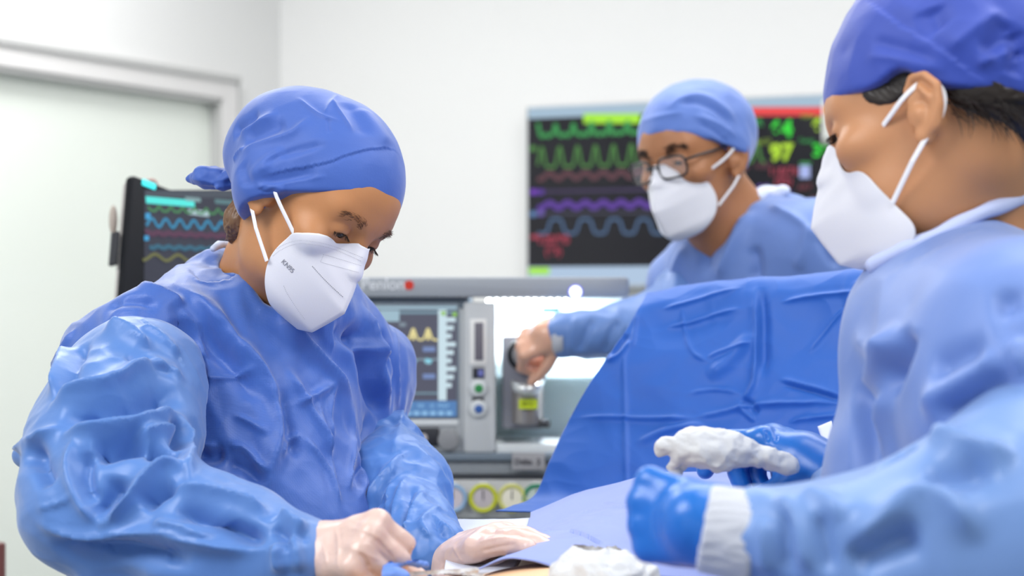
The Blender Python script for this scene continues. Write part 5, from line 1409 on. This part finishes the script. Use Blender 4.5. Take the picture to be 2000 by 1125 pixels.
pP = root('person', 'patient lying on the table, only bare belly skin showing at the bottom', 'person', (.1, 1.6, .925))
Rr = np.stack([ay_, ax_, [0, 0, 1]], 1)
def TW(s, t, z): return cT + ay_ * s + ax_ * t + np.array([0, 0, z])
pb = U(.06, el(TW(-.015, -.20, 1.015), (.165, .22, .086), Rr), el(TW(.0, .16, 1.03), (.165, .20, .095), Rr), el(TW(0, -.45, 1.01), (.17, .16, .09), Rr),
       rc(TW(-.16, .26, 1.0), TW(.16, .26, 1.0), .07, .07), rc(TW(0, .34, 1.01), TW(0, .48, 1.02), .055, .055), rc(TW(-.09, -.55, .99), TW(-.10, -1.0, .985), .085, .06), rc(TW(.09, -.55, .99), TW(.10, -1.0, .985), .085, .06))
pb = U(.03, pb, el(TW(0, .56, 1.04), (.076, .115, .095), Rr), el(TW(0, .565, 1.13), (.015, .02, .02), Rr), rc(TW(-.17, .22, .985), TW(-.175, -.1, .975), .042, .036), rc(TW(.17, .22, .985), TW(.175, -.1, .975), .042, .036))
V, Fq = nets(pb, np.array([-.5, .75, .86]), np.array([.75, 2.75, 1.2]), .009); V = smooth(V, Fq, 4)
link('body', np_mesh('body', V, Fq), mat('skin_patient', 'E8BC94', .5, sss=.1, var=.06), pP)

# sheet across the lifted screen bar
M_drape = mat('drape_blue', '1E60BC', .5, sheen=.2, spec=.45, translu=.12, bump=[('facet', 20, .003, .15)])
net = [
 [P(1275, 640, 2.60), P(1350, 625, 2.57), P(1480, 610, 2.52), P(1600, 600, 2.48), P(1700, 595, 2.44), P(1830, 590, 2.39)],
 [P(1268, 571, 2.53), P(1345, 556, 2.50), P(1480, 545, 2.45), P(1600, 535, 2.41), P(1700, 528, 2.37), P(1830, 522, 2.32)],
 [P(1252, 590, 2.48), P(1345, 578, 2.46), P(1480, 566, 2.41), P(1600, 556, 2.37), P(1700, 550, 2.33), P(1830, 545, 2.28)],
 [P(1222, 645, 2.46), P(1338, 640, 2.44), P(1480, 632, 2.385), P(1600, 626, 2.35), P(1705, 620, 2.31), P(1830, 615, 2.26)],
 [P(1180, 705, 2.44), P(1325, 705, 2.41), P(1480, 705, 2.36), P(1600, 700, 2.325), P(1710, 700, 2.29), P(1830, 700, 2.24)],
 [P(1112, 815, 2.41), P(1290, 818, 2.37), P(1470, 806, 2.33), P(1600, 795, 2.29), P(1715, 790, 2.26), P(1830, 790, 2.21)],
 [P(1075, 895, 2.37), P(1260, 900, 2.34), P(1465, 895, 2.30), P(1600, 890, 2.265), P(1715, 890, 2.23), P(1830, 890, 2.18)],
 [P(1040, 972, 2.33), P(1235, 975, 2.31), P(1460, 970, 2.275), P(1600, 965, 2.24), P(1715, 965, 2.2), P(1830, 965, 2.15)],
 [P(968, 1001, 2.27), P(1215, 1008, 2.28), P(1455, 1004, 2.25), P(1600, 1000, 2.21), P(1715, 1000, 2.18), P(1830, 1000, 2.13)]]
V, Fq = patch(net, 300, 300); Fq = face_cam(V, Fq); N = normals(V, Fq)
V = crumple(V, N, .011, 5, None, 5, .8); V = crumple(V, N, .0038, 16, None, 7, .9)
dr_str = [('r', 5, 5, 1112, 815, 1200, 817, 1300, 818, 1360, 817), ('r', 5, 5, 1350, 817, 1420, 805, 1480, 790, 1560, 788, 1650, 787), ('r', 8, 7, 1475, 560, 1478, 640, 1476, 720, 1470, 760, 1440, 795), ('g', 9, -7, 1487, 560, 1490, 650, 1488, 740),
  ('r', 5, 4, 1290, 605, 1350, 590, 1400, 575, 1450, 562), ('r', 5, 4, 1300, 640, 1350, 632, 1400, 615, 1450, 602), ('r', 5, 4, 1520, 592, 1580, 580, 1650, 572, 1680, 570), ('r', 4, 3, 1215, 600, 1218, 700, 1220, 800, 1222, 900, 1224, 990), ('r', 4, 3, 1250, 585, 1240, 640, 1235, 680),
  ('g', 7, -5, 1185, 695, 1205, 680, 1225, 650), ('r', 6, 5, 1183, 705, 1210, 695, 1230, 665), ('r', 4, 4, 1440, 795, 1470, 820, 1475, 825), ('g', 6, -5, 1445, 780, 1470, 790, 1480, 810), ('r', 5, 4, 1520, 740, 1580, 755, 1650, 775), ('g', 5, -4, 1525, 750, 1590, 765, 1650, 785), ('r', 4, 3, 1580, 690, 1620, 640, 1650, 600),
  ('r', 4, 3, 1380, 700, 1400, 690, 1430, 680, 1470, 670), ('g', 12, 5, 1380, 740, 1430, 700, 1470, 650), ('r', 4, 3, 1340, 770, 1400, 760, 1450, 770), ('g', 8, 4, 1240, 870, 1300, 840, 1380, 830), ('r', 4, 3, 1330, 600, 1345, 680, 1370, 700, 1390, 710), ('r', 5, 4, 1540, 825, 1600, 815, 1650, 812), ('r', 4, 3, 1660, 560, 1655, 640, 1652, 720)]
V = sculpt(V, Fq, dr_str, k=1.3)
dr = link('drape_screen', np_mesh('drape_screen', V, Fq), M_drape, None); thick(dr, .0016, -1)
tag(dr, 'deep blue sheet hung as a tall screen in front of the anaesthetist', 'drape')
sb = root('screen_bar', 'metal bar on posts that holds up the blue drape screen', 'bar', tuple(TW(0, .48, 0.925)))
# the bar runs just below the top roll of the sheet
b0, b1 = P(1290, 592, 2.52), P(1810, 552, 2.345)
MB().tube([b0, b1], .009, 14).build('crossbar', mat('steel_bar', 'C0C4C8', .25, metal=.8), sb, True)
MB().tube([b1, b1 + [.0, .06, -.02], np.array([b1[0], b1[1] + .07, .93])], .009, 14).build('post', mat('steel_bar', 'C0C4C8', .25, metal=.8), sb, True)
MB().tube([b0, b0 + [.03, .05, -.02], np.array([b0[0] + .04, b0[1] + .06, .93])], .009, 14).build('post', mat('steel_bar', 'C0C4C8', .25, metal=.8), sb, True)
# small paper tag
a = P(1618, 850, 2.2)
V, Fq = patch([[P(1598, 833, 2.225), P(1624, 822, 2.225)], [P(1604, 852, 2.22), P(1631, 842, 2.22)], [P(1614, 880, 2.215), P(1641, 872, 2.215)]], 12, 6)
V, Fq = patch([[P(1597, 833, 2.225), P(1624, 822, 2.225)], [P(1613, 882, 2.215), P(1641, 873, 2.215)]], 12, 6)
tg = link('paper_tag', np_mesh('paper_tag', V, face_cam(V, Fq)), mat('paper_white', 'E6EAF4', .7), None); thick(tg, .0008); tag(tg, 'small white paper tag stuck on the blue screen above the far blue glove', 'tag')

# light drape over the patient
M_pd = mat('drape_periwinkle', '8496D6', .6, sheen=.3, translu=.1, bump=[('noise', 240, .0006, .3), ('facet', 14, .004, .15)])
net = [
 [P(1036, 1001, 2.36), P(1110, 985, 2.36), P(1200, 965, 2.36), P(1290, 952, 2.34), P(1450, 950, 2.30), P(1600, 950, 2.27), P(1720, 955, 2.24)],
 [P(1036, 1004, 2.16), P(1110, 974, 2.17), P(1200, 946, 2.18), P(1290, 924, 2.18), P(1450, 921, 2.16), P(1600, 925, 2.14), P(1720, 935, 2.1)],
 [P(1020, 1050, 1.98), P(1110, 1018, 1.98), P(1200, 990, 1.98), P(1290, 970, 1.98), P(1450, 968, 1.96), P(1600, 970, 1.95), P(1720, 980, 1.93)],
 [P(985, 1086, 1.81), P(1060, 1058, 1.82), P(1180, 1046, 1.82), P(1290, 1035, 1.82), P(1450, 1025, 1.82), P(1600, 1030, 1.80), P(1720, 1040, 1.78)],
 [P(930, 1116, 1.70), P(985, 1092, 1.70), P(1036, 1094, 1.70), P(1110, 1112, 1.70), P(1300, 1125, 1.68), P(1560, 1140, 1.64), P(1720, 1150, 1.62)],
 [P(905, 1175, 1.66), P(960, 1135, 1.675), P(1036, 1130, 1.675), P(1110, 1140, 1.67), P(1300, 1190, 1.60), P(1560, 1200, 1.56), P(1720, 1210, 1.54)]]
net = net[:5]
V, Fq = patch(net, 160, 240); Fq = face_cam(V, Fq); N = normals(V, Fq)
V = crumple(V, N, .006, 8, None, 2, .8)
V = sculpt(V, Fq, [('s', 6, 5, 1104, 1034, 1135, 1042, 1160, 1054, 1185, 1068), ('r', 6, 3, 1115, 1005, 1180, 995, 1240, 990), ('g', 10, 3, 1060, 1030, 1120, 1015, 1200, 1012), ('r', 4, 2, 1180, 980, 1215, 990, 1250, 985), ('r', 6, 4, 1000, 1080, 1060, 1045, 1105, 1034)], k=1.2)
pd = link('patient_drape', np_mesh('patient_drape', V, Fq), M_pd, None); thick(pd, .0016)
tag(pd, 'light periwinkle sheet spread over the patient\'s chest', 'drape')
net = []
for t, z in ((-.44, 1.1085), (-.6, 1.103), (-.75, 1.085), (-.9, 1.06), (-1.04, 1.05)):
    net.append([TW(-.27, t, .80), TW(-.235, t, .94), TW(-.15, t, z - .012), TW(0, t, z), TW(.15, t, z - .012), TW(.235, t, .94), TW(.27, t, .80)])
V, Fq = patch(net, 60, 120); N = normals(V, Fq); Fq = Fq if N[:, 2].mean() > 0 else Fq[:, ::-1]; V = crumple(V, normals(V, Fq), .005, 9, None, 2, .8)
ld = link('leg_drape', np_mesh('leg_drape', V, Fq), mat('drape_periwinkle', '8496D6'), None); thick(ld, .0016, 1)
tag(ld, 'periwinkle sheet over the legs of the patient, nearest end of the table', 'drape')
# white sheet at the table edge
V, Fq = patch([[P(888, 1006, 2.14), P(960, 1005, 2.16), P(1040, 1001, 2.17)], [P(876, 1050, 1.98), P(950, 1054, 1.98), P(1028, 1056, 1.97)], [P(868, 1100, 1.84), P(930, 1104, 1.84), P(1000, 1106, 1.82)]], 50, 60); V = V - [0, 0, .006]; Fq = face_cam(V, Fq)
V = crumple(V, normals(V, Fq), .004, 10, None, 3)
ws = link('table_sheet', np_mesh('table_sheet', V, Fq), mat('sheet_white', 'CCD2E2', .7), None); thick(ws, .006); tag(ws, 'white sheet at the table edge behind the left surgeon\'s outstretched glove', 'sheet')

# gauze
M_gz = mat('gauze_white', 'CCCED0', .85, sss=.0, bump=[('noise', 300, .001, .4)])
def cloth_lump(name, prims, lo, hi, crm, label, cat, vox=.0018, k=.006, m=None, sc_=60):
    V, Fq = nets(U(k, *prims), lo, hi, vox); V = smooth(V, Fq, 1); N = normals(V, Fq)
    V = crumple(V, N, crm, sc_, None, 1, .8); V = crumple(V, N, crm * .25, sc_ * 3, None, 2)
    o = link(name, np_mesh(name, V, Fq), m or M_gz, None); return tag(o, label, cat)
G_ = 1.70
cloth_lump('gauze_pad', [chain([P(1288, 872, G_), P(1312, 868, G_), P(1350, 862, G_), P(1395, 868, G_), P(1440, 878, G_), P(1490, 895, G_), P(1540, 910, G_)], [.0060, .0085, .0125, .0145, .0145, .0105, .0085]),
    chain([P(1350, 856, G_), P(1390, 855, G_), P(1430, 862, G_)], [.009, .010, .010]), chain([P(1370, 885, G_ - .01), P(1400, 905, G_ - .01), P(1420, 910, G_ - .01)], [.010, .0085, .005]),
    chain([P(1345, 885, G_), P(1322, 896, G_), P(1312, 912, G_ + .004), P(1322, 925, G_ + .006)], [.010, .0065, .0055, .0045]), rc(P(1300, 872, G_), P(1290, 884, G_), .006, .004), rc(P(1318, 878, G_), P(1322, 890, G_), .007, .005), chain([P(1340, 900, G_ + .004), P(1336, 912, G_ + .006)], [.005, .003]),
    el(P(1385, 882, G_), (.036, .020, .017)), el(P(1420, 885, G_), (.030, .016, .014)), el(P(1548, 911, G_), (.006, .006, .0055)), chain([P(1500, 892, G_), P(1530, 905, G_)], [.009, .008])],
    P(1270, 950, 1.62), P(1570, 820, 1.78), .0045, 'crumpled white gauze held up between the right surgeon\'s blue gloves', 'gauze', sc_=58)
cloth_lump('gauze_cloth', [chain([P(1100, 1128, 1.60), P(1150, 1094, 1.62), P(1190, 1078, 1.63), P(1215, 1098, 1.62), P(1262, 1130, 1.60)], [.014, .016, .009, .012, .012]), el(P(1170, 1130, 1.60), (.045, .04, .022)), rc(P(1178, 1100, 1.62), P(1186, 1068, 1.64), .012, .003), rc(P(1210, 1100, 1.62), P(1216, 1082, 1.62), .010, .003), el(P(1120, 1120, 1.61), (.022, .02, .010))],
    P(1060, 1180, 1.52), P(1300, 1050, 1.70), .010, 'white cloth heaped on the periwinkle drape at the bottom, below the near blue glove', 'cloth', sc_=38)
cloth_lump('gauze_swab', [chain([P(792, 1118, 1.62), P(830, 1112, 1.63), P(880, 1112, 1.64), P(925, 1110, 1.65)], [.006, .008, .009, .006]), el(P(860, 1128, 1.61), (.04, .03, .012)), rc(P(820, 1120, 1.62), P(806, 1106, 1.62), .006, .004)],
    P(770, 1160, 1.54), P(950, 1090, 1.70), .005, 'white swab lying by the incision between the left surgeon\'s two gloved hands', 'swab', sc_=70)
cloth_lump('drape_strip', [chain([P(752, 1122, 1.61), P(772, 1102, 1.62), P(795, 1094, 1.625), P(815, 1100, 1.63), P(832, 1104, 1.64)], [.008, .006, .0045, .004, .003]), chain([P(750, 1128, 1.60), P(770, 1124, 1.60), P(790, 1130, 1.60)], [.008, .008, .006])],
    P(735, 1160, 1.54), P(850, 1080, 1.68), .003, 'blue strip of cloth pinched in the left surgeon\'s near glove', 'cloth', .0015, .004, mat('strip_blue', '5F86D4', .5))
